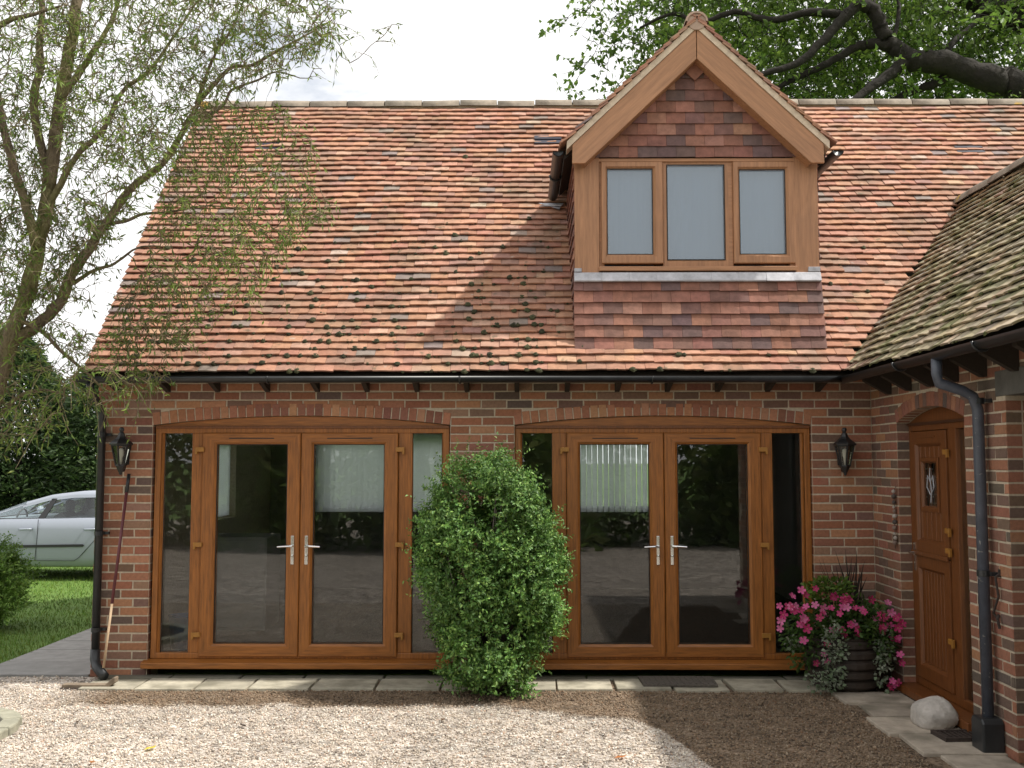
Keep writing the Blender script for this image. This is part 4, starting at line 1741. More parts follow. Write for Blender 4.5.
# iron drain grate beside it
m = MB()
m.ring(0, .30, 0, .22, [(0, .03), (0, .0), (.025, .0), (.025, .03)])
for k in range(7):
    m.box(.04 + k * .035, .052 + k * .035, .004, .026, .025, .195)
ob = m.build('drain_grate', M['iron'])
ob.rotation_euler = (-math.pi / 2, 0, 0)
ob.rotation_euler = (math.radians(-90), 0, math.radians(4))
ob.location = (2.79, -2.12, .050)
tag(ob, 'small rusty drain grate on the paving between boulder and grey downpipe', 'drain grate')

# old iron latch on the wing wall
m = MB(T_wing)
uz = lambda px, py: (-at_x(px, py, XR)[1], at_x(px, py, XR)[2])
a, b = uz(1000, 574), uz(999, 618)
m.tube([(a[0], -.004, a[1]), (a[0], -.03, a[1] - .02), (a[0] + .012, -.02, (a[1] + b[1]) / 2), (b[0] - .01, -.03, b[1] + .03), (b[0], -.012, b[1])], .008, 6)
m.box(a[0] - .012, a[0] + .012, -.008, 0, a[1] - .02, a[1] + .03)
m.tube([(b[0] + .02, -.01, b[1] + .02), (b[0] + .045, -.03, b[1]), (b[0] + .05, -.02, b[1] - .06)], .010, 6)
tag(m.build('iron_hook', M['iron']), 'rusty iron hook hanging on the brick wall right of the grey downpipe', 'hook')

# strand of beads by the stable door
m = MB(T_wing)
u, z = SD[0] - .035, 1.62
for k in range(11):
    r = random.choice([.013, .017, .021])
    m.lathe([(.002, -r), (r * .8, -r * .6), (r, 0), (r * .8, r * .6), (.002, r)], (u + random.uniform(-.008, .008), -.022, z), 8,
            random.choice([(.55, .5, .45), (.12, .10, .09), (.3, .22, .18)]))
    z -= 2 * r + .006
m.tube([(u, -.003, 1.66), (u, -.02, 1.63), (u, -.022, z)], .003, 4, (.1, .09, .08))
tag(m.build('bead_strand', M['petal'], smooth=True), 'strand of pale and dark beads hanging on brick beside the stable door', 'ornament')

# round stone-edged bed at the left edge of the drive
bed = tag(empty('flower_bed', (-4.13, -1.92, 0)), 'round bed of bare soil edged in greenish stone on the gravel', 'flower bed')
m = MB()
n_ = 14
for k in range(n_):
    a0, a1 = 2 * math.pi * k / n_ + .012, 2 * math.pi * (k + 1) / n_ - .012
    r0, r1, h = .53, .655 + random.uniform(-.01, .01), .055 + random.uniform(-.006, .006)
    q = [(r0 * math.cos(a0), r0 * math.sin(a0)), (r1 * math.cos(a0), r1 * math.sin(a0)), (r1 * math.cos((a0 + a1) / 2), r1 * math.sin((a0 + a1) / 2)),
         (r1 * math.cos(a1), r1 * math.sin(a1)), (r0 * math.cos(a1), r0 * math.sin(a1))]
    m.prism(q, -.01, h, 'z')
m.build('stone_edging', M['edging'], bed, bevel=.012)
m = MB()
m.lathe([(.01, .032), (.3, .03), (.535, .018), (.535, -.01)], (0, 0, 0), 20)
m.build('soil', M['soil'], bed)

# flower pot in the corner
PX, PY = 2.66, -.40
pot = tag(empty('flower_pot', (PX, PY, 0.022)), 'dark ribbed barrel pot of pink petunias in the corner by the stable door', 'flower pot')
m = MB()
pr = [(.02, 0), (.24, 0), (.255, .02)]
for k in range(5):
    z = .03 + k * .092
    r = .265 + .05 * math.sin(math.pi * (k + .5) / 5.5)
    pr += [(r - .008, z), (r + .012, z + .02), (r + .012, z + .065), (r - .008, z + .085)]
pr += [(.29, .50), (.27, .505), (.26, .46), (.02, .455)]
m.lathe(pr, (0, 0, 0), 28)
m.build('pot', M['pot'], pot, smooth=False).scale = (1, 1, .84)


def scatter_leaves(n, cen, rad, L0, W0, pal, hang=0.0, shell=0.0):
    u = rand_dir(n)
    r = rng.uniform(shell, 1, n) ** .5
    P = np.array(cen) + u * np.array(rad) * r[:, None]
    D = unit(u * np.array([1, 1, .6]) + rng.normal(0, .6, (n, 3)) + np.array([0, 0, .35 - hang]))
    Nn = unit(rng.normal(0, .7, (n, 3)) + np.array([0, -.3, .9]))
    Ln = L0 * rng.uniform(.65, 1.3, n)
    Wd = W0 * rng.uniform(.7, 1.25, n)
    pal = np.array(pal)
    C = pal[rng.integers(0, len(pal), n)] * rng.uniform(.7, 1.3, (n, 1))
    return P, D, Nn, Ln, Wd, C


GREEN = [(.055, .115, .022), (.07, .14, .03), (.045, .09, .02), (.09, .15, .035)]
PALE = [(.26, .31, .22), (.34, .38, .29), (.20, .27, .16)]
lv = [scatter_leaves(1500, (0, 0, .52), (.42, .36, .22), .05, .026, GREEN),
      scatter_leaves(700, (-.32, -.06, .40), (.22, .22, .28), .045, .024, GREEN, .3),
      scatter_leaves(520, (.22, -.20, .45), (.16, .14, .22), .045, .024, GREEN, .3),
      scatter_leaves(360, (-.10, .02, .78), (.2, .15, .10), .055, .028, [(.12, .20, .03), (.10, .17, .03)])]
parts = [np.concatenate(q) for q in zip(*lv)]
leaves_obj('foliage', *parts, M['leaf'], pot)
lv = [scatter_leaves(340, (-.17, -.31, .30), (.11, .06, .30), .034, .028, PALE, .4),
      scatter_leaves(120, (-.27, -.30, .10), (.13, .06, .09), .034, .028, PALE, .4),
      scatter_leaves(260, (.23, -.27, .28), (.08, .06, .28), .034, .028, PALE, .4),
      scatter_leaves(60, (-.42, -.1, .36), (.08, .1, .06), .034, .028, PALE, .4)]
parts = [np.concatenate(q) for q in zip(*lv)]
leaves_obj('trailing_foliage', *parts, M['leaf'], pot)
m = MB()
for k in range(16):
    a = random.uniform(0, 6.28)
    b0 = Vector((.10 + random.uniform(-.07, .07), .10 + random.uniform(-.05, .05), .5))
    tip = b0 + Vector((math.cos(a) * random.uniform(.03, .16), math.sin(a) * .08, random.uniform(.35, .68)))
    md = b0.lerp(tip, .55) + Vector((0, 0, .05))
    m.tube([b0, md, tip], [.008, .007, .001], 4, (.035, .028, .022))
for k in range(4):
    b0 = Vector((-.05, .08, .5))
    tip = b0 + Vector((random.uniform(-.22, -.05), .02, random.uniform(.35, .55)))
    m.tube([b0, b0.lerp(tip, .5) + Vector((.02, 0, .06)), tip], [.005, .004, .001], 4, (.05, .04, .025))
m.build('spiky_leaves', M['petal'], pot)


def petal_mesh(col):
    m = MB()
    for k in range(5):
        a = 2 * math.pi * k / 5
        a0, a1 = a - .6, a + .6
        R, h = 1.0, .22
        v = [(0, 0, -.12), (.55 * math.cos(a0), .55 * math.sin(a0), .1), (R * math.cos(a - .33), R * math.sin(a - .33), h),
             (1.04 * math.cos(a), 1.04 * math.sin(a), h - .04), (R * math.cos(a + .33), R * math.sin(a + .33), h), (.55 * math.cos(a1), .55 * math.sin(a1), .1)]
        m.add(v, [(0, 1, 2, 3), (0, 3, 4, 5)], col)
    m.lathe([(.10, -.1), (.08, .06), (.02, .08)], (0, 0, 0), 6, (.55, .45, .12))
    return m


protos = [petal_mesh(c).build('flower', M['petal'], pot) for c in ((.62, .055, .22), (.70, .12, .33), (.50, .035, .15), (.72, .20, .40), (.42, .03, .12))]
spots = []
for (cx_, cz_, sx_, sz_, k) in ((-.42, .63, .16, .15, 24), (-.05, .68, .22, .08, 20), (.27, .58, .10, .13, 13), (.05, .50, .2, .07, 9), (.33, .36, .05, .10, 6), (.30, .06, .07, .05, 4), (-.3, .3, .12, .1, 5)):
    for _ in range(k):
        spots.append((cx_ + random.gauss(0, sx_ * .6), cz_ + random.gauss(0, sz_ * .6)))
for i, (x_, z_) in enumerate(spots):
    o = protos[i] if i < 5 else random.choice(protos).copy()
    if i >= 5:
        COL.objects.link(o)
        o.parent = pot
    yy = -.30 + .10 * math.cos(x_ * 3) * random.uniform(.2, 1.6) - random.uniform(0, .08)
    yy = max(min(yy, .0), -.36)
    o.location = (min(x_, .37), yy + (.10 if z_ > .7 else 0), max(z_, .03))
    s = random.uniform(.026, .038)
    o.scale = (s, s, s)
    d = Vector((random.gauss(-.1, .5), -1, random.gauss(.45, .4)))
    o.rotation_euler = d.to_track_quat('Z', 'Y').to_euler()

# things seen dimly through the glass
m = MB()
m.box(-.36, .36, -.3, .3, 0, .95)
cb = m.build('storage_cabinet', M['interior'], bevel=.01)
cb.location = (X_(240, 1.9), 1.9, .141)
tag(cb, 'pale waist high cabinet standing indoors behind the left glazed doors', 'cabinet')
m = MB()
m.box(-.345, .345, -.312, -.3, .03, .92)
m.build('cabinet_door', M['interior'], cb, bevel=.004)
m = MB()
m.lathe([(.10, 0), (.13, .30), (.135, .30), (.135, .31), (.12, .31), (.1, .02), (.01, .02)], (0, 0, 0), 16)
bk = m.build('bucket', M['blue'], smooth=True)
bk.location = (X_(185, .6), .6, .141)
tag(bk, 'blue plastic bucket on the floor behind the narrow left side light', 'bucket')

# fallen leaves on the gravel
fl = None
for i, (px, py, c, w) in enumerate(((78, 724, (.05, .03, .02), 'dark'), (150, 751, (.62, .52, .05), 'yellow'), (92, 765, (.42, .17, .05), 'orange'), (243, 728, (.05, .035, .025), 'dark'),
                                    (443, 722, (.13, .07, .03), 'brown'), (620, 760, (.45, .16, .04), 'orange'), (560, 735, (.16, .09, .04), 'brown'))):
    d = ray(px, py)
    P = CAM + (-CAM[2]) / d[2] * d
    m = MB()
    s = random.uniform(.02, .03)
    v = [(0, -s * 1.5, 0), (s * .6, -s * .3, .006), (s * .45, s * .8, .004), (0, s * 1.5, .012), (-s * .45, s * .8, .005), (-s * .6, -s * .3, .007), (0, 0, .0)]
    m.add(v, [(0, 1, 6), (1, 2, 6), (2, 3, 6), (3, 4, 6), (4, 5, 6), (5, 0, 6)], c)
    o = m.build('fallen_leaf', M['petal'])
    o.location = (P[0], P[1], .016)
    o.rotation_euler = (0, 0, random.uniform(0, 6))
    where = {78: 'left part of the gravel nearest the stone edged bed', 150: 'gravel at the bottom left of the drive', 92: 'bottom edge of the gravel below the stone bed',
             243: 'gravel in front of the left glazed doors', 443: 'gravel just in front of the big shrub', 620: 'bottom edge of the gravel near the shadow', 560: 'brown gravel right of the shrub'}[px]
    tag(o, 'fallen %s leaf on the %s' % (w, where), 'leaf', 'fallen leaves on the gravel')


# ================================================================== PLANTS
def leafy_shrub(name, label, ells, n_spray, per, L0, W0, pal, stems):
    base_ = np.array(stems[0])
    t = tag(empty(name, tuple(base_)), label, 'shrub')
    Ps, Ds, Ns, Ls, Ws, Cs = [], [], [], [], [], []
    vol = np.array([e[1][0] * e[1][2] for e in ells])
    for (c, r), w in zip(ells, vol / vol.sum()):
        n = int(n_spray * w)
        nb = max(8, int(n / 52))                 # boughs: leaves gather round them and leave hollows between
        bu = rand_dir(nb)
        br_ = rng.uniform(.66, 1.0, nb)
        wb_ = rng.integers(0, nb, n)
        u = unit(bu[wb_] + rng.normal(0, .19, (n, 3)))
        rr = br_[wb_] * np.where(rng.random(n) < .72, rng.uniform(.86, 1.06, n), rng.uniform(.45, .88, n))
        btone = rng.uniform(.72, 1.3, nb)[wb_]
        lump = 1 + .10 * np.sin(u[:, 0] * 7 + c[0] * 3) * np.sin(u[:, 2] * 6 + 1) + .07 * np.sin(u[:, 1] * 9 + u[:, 2] * 11)
        O = np.array(c) + u * np.array(r) * (rr * lump)[:, None]
        inside = np.zeros(n, bool)
        for (c2, r2) in ells:
            if c2 is c:
                continue
            inside |= (((O - np.array(c2)) / (np.array(r2) * .72)) ** 2).sum(1) < 1
        O, u, btone = O[~inside], u[~inside], btone[~inside]
        n = len(O)
        ax = unit(u * np.array([1, 1, .5]) + rng.normal(0, .45, (n, 3)) + np.array([0, 0, .30]))
        tone = btone * rng.uniform(.75, 1.25, n)
        slen = rng.uniform(.06, .17, n)
        slen = np.where(rng.random(n) < .05, slen * 1.7, slen)
        for k in range(per):
            f = (k + .5) / per
            side = unit(np.cross(ax, rand_dir(n)))
            P = O + ax * (f * slen)[:, None]
            Ps.append(P)
            Ds.append(unit(ax * .6 + side))
            Ns.append(unit(rng.normal(0, .5, (n, 3)) + u * .5 + np.array([0, 0, .7])))
            Ls.append(L0 * rng.uniform(.7, 1.25, n))
            Ws.append(W0 * rng.uniform(.75, 1.2, n))
            p = np.array(pal)
            Cs.append(p[rng.integers(0, len(p), n)] * (tone * rng.uniform(.85, 1.15, n))[:, None])
    P = np.concatenate(Ps)
    keep = P[:, 2] > .02
    a = [np.concatenate(q)[keep] for q in (Ps, Ds, Ns, Ls, Ws, Cs)]
    a[0] = a[0] - base_
    leaves_obj('foliage', *a, M['leaf_gloss'], t)
    m = MB()
    for e in ells:
        for k in range(5):
            c, r = np.array(e[0]), np.array(e[1])
            tip = c + unit(rng.normal(size=3)) * r * rng.uniform(.5, .9)
            b0 = base_ + np.array([rng.uniform(-.1, .1), rng.uniform(-.05, .05), 0])
            tip = c + (tip - c) * .6
            mid_ = (b0 + tip) / 2 + rng.normal(0, .05, 3)
            m.tube([Vector(q - base_) for q in (b0, mid_, tip)], [.018, .010, .003], 5)
    m.build('stems', M['wood_dark'], t, smooth=True)
    return t


def ell(px, py, rx, ry, Y, dep):
    c = at_y(px, py, Y)
    k = (Y - CAM[1]) / F_PX
    return ((c[0], c[1], c[2]), (rx * k, dep, ry * k))


SH = [(.125, .25, .055), (.155, .29, .062), (.09, .20, .048), (.23, .36, .09), (.145, .25, .09)]
b_ = at_y(492, 686, -.62)
leafy_shrub('evergreen_shrub', 'big leafy evergreen shrub growing between the two glazed door sets',
            [ell(480, 526, 50, 72, -.62, .40), ell(523, 572, 34, 74, -.60, .36), ell(468, 585, 38, 84, -.64, .38), ell(494, 636, 47, 46, -.64, .38),
             ell(505, 498, 30, 40, -.70, .30), ell(442, 556, 18, 58, -.62, .26), ell(543, 588, 16, 44, -.62, .24), ell(492, 668, 46, 22, -.66, .34)],
            16500, 9, .033, .017, SH, [(b_[0], -.62, 0.0)])
c = at_y(-9, 582, 2.6)
leafy_shrub('round_shrub', 'small rounded green shrub on the lawn in front of the silver car',
            [((c[0], 2.6, .50), (.40, .40, .46)), ((c[0] - .35, 2.7, .42), (.4, .4, .42))], 4200, 8, .036, .019,
            [(.155, .28, .05), (.12, .23, .045), (.20, .32, .07)], [(c[0], 2.6, 0.0)])


def grow_tree(name, label, limbs, targets, bark, twig, leafpal, L0, W0, leaf_step, hang, curl, seed, base, twig_r=.0035, sub=.16, cat='tree', group=None, per=(5, 10)):
    """limbs: (points, radii) given; targets: places twigs must reach. Each grows a curly twig from the nearest wood."""
    r_ = np.random.default_rng(seed)
    base = np.array(base)
    t = tag(empty(name, tuple(base)), label, cat, group)
    tr, br = MB(), MB()
    nodes, nrad = [], []
    for pts, rad in limbs:
        P = [np.array(p) for p in pts]
        Q, R = [], []
        for i in range(len(P) - 1):             # smooth the given bends (Catmull-Rom)
            p0, p1, p2, p3 = P[max(i - 1, 0)], P[i], P[i + 1], P[min(i + 2, len(P) - 1)]
            for s in np.linspace(0, 1, 5, endpoint=False):
                Q.append(.5 * (2 * p1 + (p2 - p0) * s + (2 * p0 - 5 * p1 + 4 * p2 - p3) * s * s + (3 * p1 - p0 - 3 * p2 + p3) * s ** 3))
                R.append(rad[i] * (1 - s) + rad[i + 1] * s)
        Q.append(P[-1])
        R.append(rad[-1])
        Q = [q + r_.normal(0, .12 * rr, 3) for q, rr in zip(Q, R)]
        tr.tube([Vector(q - base) for q in Q], [rr * r_.uniform(.93, 1.08) for rr in R], 10)
        nodes += Q
        nrad += R
    T_ = [np.array(q) for q in targets]
    N_ = np.array(nodes)
    d0 = np.array([np.min(np.linalg.norm(N_ - q, axis=1)) for q in T_])
    Ps, Ds = [], []
    for i in np.argsort(d0):
        q = T_[i]
        N_ = np.array(nodes)
        k = int(np.argmin(np.linalg.norm(N_ - q, axis=1)))
        p = N_[k]
        v = q - p
        ln = np.linalg.norm(v)
        if ln < .03:
            continue
        ns = max(3, min(12, int(ln / .09) + 2))
        e1 = unit(np.cross(v, r_.normal(size=3)))
        e2 = unit(np.cross(v, e1))
        ph = r_.uniform(0, 6.3, 2)
        fr = r_.uniform(1.2, 2.6) * max(1, ln / .6)
        am = curl * min(ln, .8)
        rs = min(nrad[k] * .75, .0035 + .011 * ln)
        rs = max(rs, twig_r)
        pts, rad = [], []
        for s in np.linspace(0, 1, ns):
            w = math.sin(math.pi * s) ** .7
            o = p + v * s + w * am * (e1 * math.sin(fr * 6.28 * s + ph[0]) * .6 + e2 * math.cos(fr * 5.1 * s + ph[1]) * .6 + e1 * .5 * s)
            o = o + r_.normal(0, .012 * min(ln, 1), 3)
            pts.append(o)
            rad.append(rs * (1 - s) + twig_r * .6 * s)
        pts[0] = p
        br.tube([Vector(o - base) for o in pts], rad, 5 if rs > .008 else 4, cap=False)
        nodes += pts[1:]
        nrad += rad[1:]
        # little leafy side shoots on the outer part of the twig
        m_ = max(1, int(ln / leaf_step))
        for _ in range(m_ + 1):
            s = r_.uniform(.25, 1)
            j = min(int(s * (ns - 1)), ns - 2)
            f = s * (ns - 1) - j
            o = pts[j] * (1 - f) + pts[j + 1] * f
            dr = unit(unit(v) * .5 + r_.normal(0, .7, 3) + np.array([0, 0, .15 - hang]))
            l2 = sub * r_.uniform(.6, 1.6)
            k1 = r_.normal(0, .25, 3)
            c0 = [o + dr * l2 * a + k1 * l2 * a * a + np.array([0, 0, -hang * .5 * l2 * a * a]) for a in (0, .33, .66, 1)]
            br.tube([Vector(x - base) for x in c0], [twig_r * .7, twig_r * .6, twig_r * .5, twig_r * .3], 3, cap=False)
            nl = r_.integers(*per)
            for a in r_.uniform(.1, 1.05, nl):
                jj = min(int(a * 3), 2)
                ff = a * 3 - jj
                Ps.append(c0[jj] * (1 - ff) + c0[jj + 1] * ff)
                Ds.append(dr * .5 + r_.normal(0, .6, 3) + np.array([0, 0, -hang]))
    trunk = tr.build('trunk', bark, t, smooth=True)
    br.build('branches', twig, t, smooth=True)
    P, D = np.array(Ps), np.array(Ds)
    n = len(P)
    pal = np.array(leafpal)
    tone = .85 + .3 * np.sin(P[:, 0] * 2.3 + P[:, 2] * 1.9) * np.sin(P[:, 1] * 2.1 + P[:, 2])
    C = pal[r_.integers(0, len(pal), n)] * (tone * r_.uniform(.75, 1.25, n))[:, None]
    leaves_obj('crown', P - base, D, unit(r_.normal(size=(n, 3)) + np.array([0, 0, .4])), L0 * r_.uniform(.6, 1.3, n), W0 * r_.uniform(.7, 1.2, n), C, M['leaf'], t)
    return t


def in_poly(x, y, poly):
    c = False
    n = len(poly)
    for i in range(n):
        (x0, y0), (x1, y1) = poly[i], poly[(i + 1) % n]
        if (y0 > y) != (y1 > y) and x < (x1 - x0) * (y - y0) / (y1 - y0) + x0:
            c = not c
    return c


def crown_targets(poly, n, Y0, Y1, r_):
    xs_ = [p[0] for p in poly]
    ys_ = [p[1] for p in poly]
    out = []
    while len(out) < n:
        x, y = r_.uniform(min(xs_), max(xs_)), r_.uniform(min(ys_), max(ys_))
        if in_poly(x, y, poly):
            out.append(at_y(x, y, r_.uniform(Y0, Y1)))
    return out


def limb(pts, Y, r0, r1, dY=0.0):
    n = len(pts)
    return ([at_y(px, py, Y + dY * i / (n - 1)) for i, (px, py) in enumerate(pts)], list(np.linspace(r0, r1, n)))


rw = np.random.default_rng(5)
WYD = -1.0
wb = at_y(-95, 640, WYD)
wl = [limb([(-95, 690), (-70, 600), (-38, 500), (-8, 400), (18, 320), (38, 250), (50, 180), (60, 100), (76, 10), (84, -80)], WYD, .085, .040, .1),
      limb([(-38, 500), (-22, 420), (10, 346), (33, 329), (58, 305), (69, 279), (88, 250), (107, 222), (130, 189), (163, 163), (185, 128), (200, 100)], WYD, .062, .020, .35),
      limb([(200, 100), (216, 82), (232, 67), (252, 65), (284, 47), (310, 33), (332, 20)], WYD + .35, .022, .005, .2),
      limb([(196, 104), (206, 76), (214, 56), (232, 28), (246, -6)], WYD + .35, .018, .006, -.1),
      limb([(205, 118), (224, 104), (232, 90), (258, 80), (276, 72), (300, 78)], WYD + .3, .016, .004, .1),
      limb([(107, 224), (126, 221), (143, 214), (170, 212), (205, 206), (235, 208)], WYD + .25, .018, .004, .3),
      limb([(72, 284), (95, 270), (114, 264), (137, 248), (160, 246)], WYD + .2, .018, .005, .25),
      limb([(38, 250), (18, 180), (2, 120), (-16, 40)], WYD, .042, .022, -.3),
      limb([(50, 180), (34, 110), (40, 60), (42, -10)], WYD + .05, .04, .025, .3),
      limb([(60, 100), (88, 60), (112, 20), (124, -20)], WYD + .05, .03, .012, .3),
      limb([(44, 215), (74, 160), (104, 128), (122, 92), (150, 70), (178, 30), (198, 0)], WYD, .028, .007, .4),
      limb([(-30, 70), (0, 26), (34, 14), (62, 6)], WYD - .2, .03, .008, .2),
      limb([(18, 320), (40, 330), (62, 352), (86, 372), (110, 392), (140, 383)], WYD, .02, .004, .35),
      limb([(-38, 500), (-10, 430), (14, 400), (40, 390), (70, 396)], WYD, .03, .006, .3)]
tg = crown_targets([(-60, -60), (330, -40), (338, 30), (318, 60), (270, 80), (215, 95), (180, 150), (110, 230), (60, 300), (0, 330), (-60, 330)], 2100, WYD - .5, WYD + .6, rw)
tg += crown_targets([(190, 105), (310, 110), (318, 175), (335, 205), (275, 275), (205, 325), (150, 385), (118, 390), (110, 330), (150, 230)], 470, WYD - .1, WYD + .6, rw)
tg += crown_targets([(-40, 330), (60, 310), (115, 350), (150, 385), (150, 410), (85, 405), (60, 430), (-20, 450)], 170, WYD - .3, WYD + .4, rw)
tg += crown_targets([(60, 240), (120, 200), (100, 330), (40, 330)], 22, WYD - .2, WYD + .4, rw)
tg += [at_y(x, y, WYD + .4) for x, y in ((322, 68), (350, 62), (365, 52), (378, 40), (388, 30), (392, 24), (340, 10), (335, 40), (160, 384), (148, 392), (170, 374))]
grow_tree('willow_tree', 'corkscrew willow with twisted limbs and sparse narrow leaves over the roof corner', wl, tg, M['bark'], M['twig'],
          [(.19, .29, .055), (.24, .34, .07), (.15, .24, .055), (.29, .35, .10)], .062, .0145, .115, .40, .20, 3, (wb[0], WYD, 0), twig_r=.0045, sub=.15, per=(3, 7))

# big oak behind the house
ro = np.random.default_rng(9)
OY = 7.5
ol = [limb([(1330, 520), (1290, 330), (1240, 200), (1150, 130), (1080, 100), (1024, 88), (986, 77), (942, 63), (909, 58), (887, 42)], OY, .38, .13, -.3),
      limb([(887, 42), (880, 25), (873, 11), (860, 5), (845, 16), (826, 37), (800, 62), (770, 72), (742, 80)], OY - .3, .13, .04, -.4),
      limb([(888, 45), (870, 44), (855, 47), (828, 63), (800, 76), (772, 90), (740, 100)], OY - .3, .09, .03, .4),
      limb([(909, 60), (892, 72), (877, 83), (862, 94), (846, 108)], OY - .25, .11, .05, -.4),
      limb([(953, 70), (938, 82), (922, 88), (904, 95), (880, 108)], OY - .2, .09, .04, .5),
      limb([(1150, 130), (1090, 50), (1024, 15), (1001, 13), (975, 4), (940, -20), (880, -60)], OY + .6, .32, .10, .5),
      limb([(942, 63), (955, 40), (975, 22), (995, -20)], OY - .2, .06, .03, .6),
      limb([(893, 40), (898, 18), (898, -10)], OY - .3, .045, .025, .2),
      limb([(845, 16), (810, 12), (770, 20), (735, 12), (700, 22), (672, 14), (640, 28)], OY - .4, .07, .02, .3),
      limb([(875, 12), (850, -20), (800, -50), (740, -70), (680, -60), (630, -30), (600, -5)], OY, .12, .02, .2)]
to = crown_targets([(668, -40), (1060, -60), (1060, 125), (905, 125), (600, 125), (640, 72), (655, 40)], 2100, OY - .4, OY + 5.5, ro)
to += crown_targets([(700, -260), (1400, -320), (1420, 60), (1050, 60), (700, -40)], 230, OY - 3, OY + 5, ro)
to += crown_targets([(600, -30), (670, -40), (655, 50), (628, 60), (610, 40)], 34, OY - .6, OY + 1.2, ro)
to += [at_y(x, y, OY + .2) for x, y in ((575, 8), (566, 22), (590, 18), (582, 35), (602, 30), (574, 62), (580, 70), (592, 58), (606, 66), (598, 45), (615, 52), (590, 4), (620, 20))]
to += [at_y(x, y, OY + 2) for x, y in ((572, 104), (580, 102), (604, 100), (612, 94), (606, 108), (618, 86), (628, 92))]
grow_tree('oak_tree', 'tall spreading oak with dark heavy limbs rising behind the roof ridge', ol, to, M['oak_bark'], M['oak_bark'],
          [(.14, .235, .038), (.17, .275, .045), (.105, .19, .034), (.23, .34, .06)], .115, .068, .12, .1, .14, 4,
          tuple(np.array([at_y(1330, 520, OY)[0], OY, 0.0])), twig_r=.007, sub=.42)


def conifer(x, y, h, r, n, pal, label, group, seed, kind='conifer_tree', lw=(.16, .05), bare=.12):
    r_ = np.random.default_rng(seed)
    t = tag(empty(kind, (x, y, 0)), label, 'tree', group)
    m = MB()
    m.tube([(0, 0, 0), (.03, 0, h * .5), (0, .02, h * .92)], [.11, .07, .02], 8)
    m.build('trunk', M['oak_bark'], t, smooth=True)
    z = h * (bare + (1 - bare) * r_.random(n) ** 1.25)
    a = r_.uniform(0, 2 * math.pi, n)
    fl_ = 1 + .22 * np.sin(a * 3 + z * 2.2) * np.sin(z * 3.1 + a)
    R = r * (1 - ((z / h) ** 2.2) * .85) * fl_ * (r_.uniform(.3, 1, n) ** .45)
    P = np.stack([R * np.cos(a), R * np.sin(a), z], 1)
    D = unit(np.stack([np.cos(a), np.sin(a), np.full(n, .1)], 1) + r_.normal(0, .55, (n, 3)))
    pal = np.array(pal)
    C = pal[r_.integers(0, len(pal), n)] * r_.uniform(.6, 1.35, (n, 1))
    leaves_obj('crown', P, D, unit(r_.normal(size=(n, 3)) + np.array([0, 0, .6])), lw[0] * r_.uniform(.6, 1.4, n), lw[1] * r_.uniform(.7, 1.3, n), C, M['leaf'], t)
    return t


DG = [(.046, .082, .028), (.060, .105, .034), (.036, .066, .024), (.09, .14, .042)]
names = ['dark bushy evergreen furthest left in the row behind the silver car', 'dark bushy evergreen straight behind the roof of the silver car',
         'dark bushy evergreen tight to the house corner behind the silver car', 'tall dark evergreen rising behind the row near the house corner', 'tall dark evergreen rising behind the row at the left edge']
for i, (x, y, h, r) in enumerate(((-13.6, 14.4, 4.7, 1.9), (-11.2, 13.9, 4.3, 1.8), (-8.9, 14.1, 4.8, 1.9), (-10.0, 17.0, 5.0, 2.5), (-13.2, 17.4, 5.2, 2.5))):
    conifer(x, y, h, r, 19000, DG, names[i], 'dark evergreens behind the car', 40 + i, 'evergreen_tree', (.15, .055), .02)
# trees across the drive, behind the photographer: they show in the door glass
for i in range(9):
    x = -15 + i * 3.6 + random.uniform(-.4, .4)
    conifer(x, -14.6 + random.uniform(-1.2, 1.2), 4.6 + random.uniform(-.7, .8), 2.2, 3400, [(.13, .20, .05), (.17, .25, .06), (.10, .16, .04), (.20, .24, .08)], 'broad green tree across the drive facing the house, seen only in the door glass',
            'trees across the drive', 70 + i, 'broadleaf_tree', (.34, .17), .0)

# ================================================================== CAR
CX0, CYc = -9.98, 8.15
car = tag(empty('car', (CX0 + 2.1, CYc, 0)), 'silver five door hatchback parked on the grass beyond the house corner', 'car')
T_car = Matrix.Translation((-2.1, 0, 0))
HW = .87


def prof_z(u):      # bonnet / tail height of the lower body
    k = [(0, .55), (.12, .70), (.5, .82), (1.15, .93), (1.45, .955), (1.6, .965), (4.05, .99), (4.30, .95), (4.38, .80)]
    return float(np.interp(u, [a for a, _ in k], [b for _, b in k]))


st = [0, .06, .2, .5, .9, 1.3, 1.8, 2.4, 3.0, 3.5, 4.0, 4.27, 4.38]
body = MB(T_car)
v, f = [], []
for u in st:
    e = 1 - .16 * max(0, (.5 - u) / .5) ** 2 - .13 * max(0, (u - 3.98) / .4) ** 2
    h = prof_z(u)
    w = HW * e
    lo = .20 + (.08 if u < .1 or u > 4.27 else 0)
    sec = [(.80 * w, lo), (.96 * w, lo + .03), (.985 * w, .36), (1.0 * w, .52), (1.0 * w, .62), (.985 * w, min(.80, h - .04)), (.955 * w, h - .012), (.90 * w, h)]
    v += [(u, -y, z) for y, z in sec] + [(u, y, z) for y, z in sec[::-1]]
ns = 16
for i in range(len(st) - 1):
    for k in range(ns):
        l = (k + 1) % ns
        f.append((i * ns + k, i * ns + l, (i + 1) * ns + l, (i + 1) * ns + k))
f += [tuple(range(ns)), tuple(range((len(st) - 1) * ns, len(st) * ns))[::-1]]
body.add(v, f)
body.build('body', M['silver'], car, smooth=True)
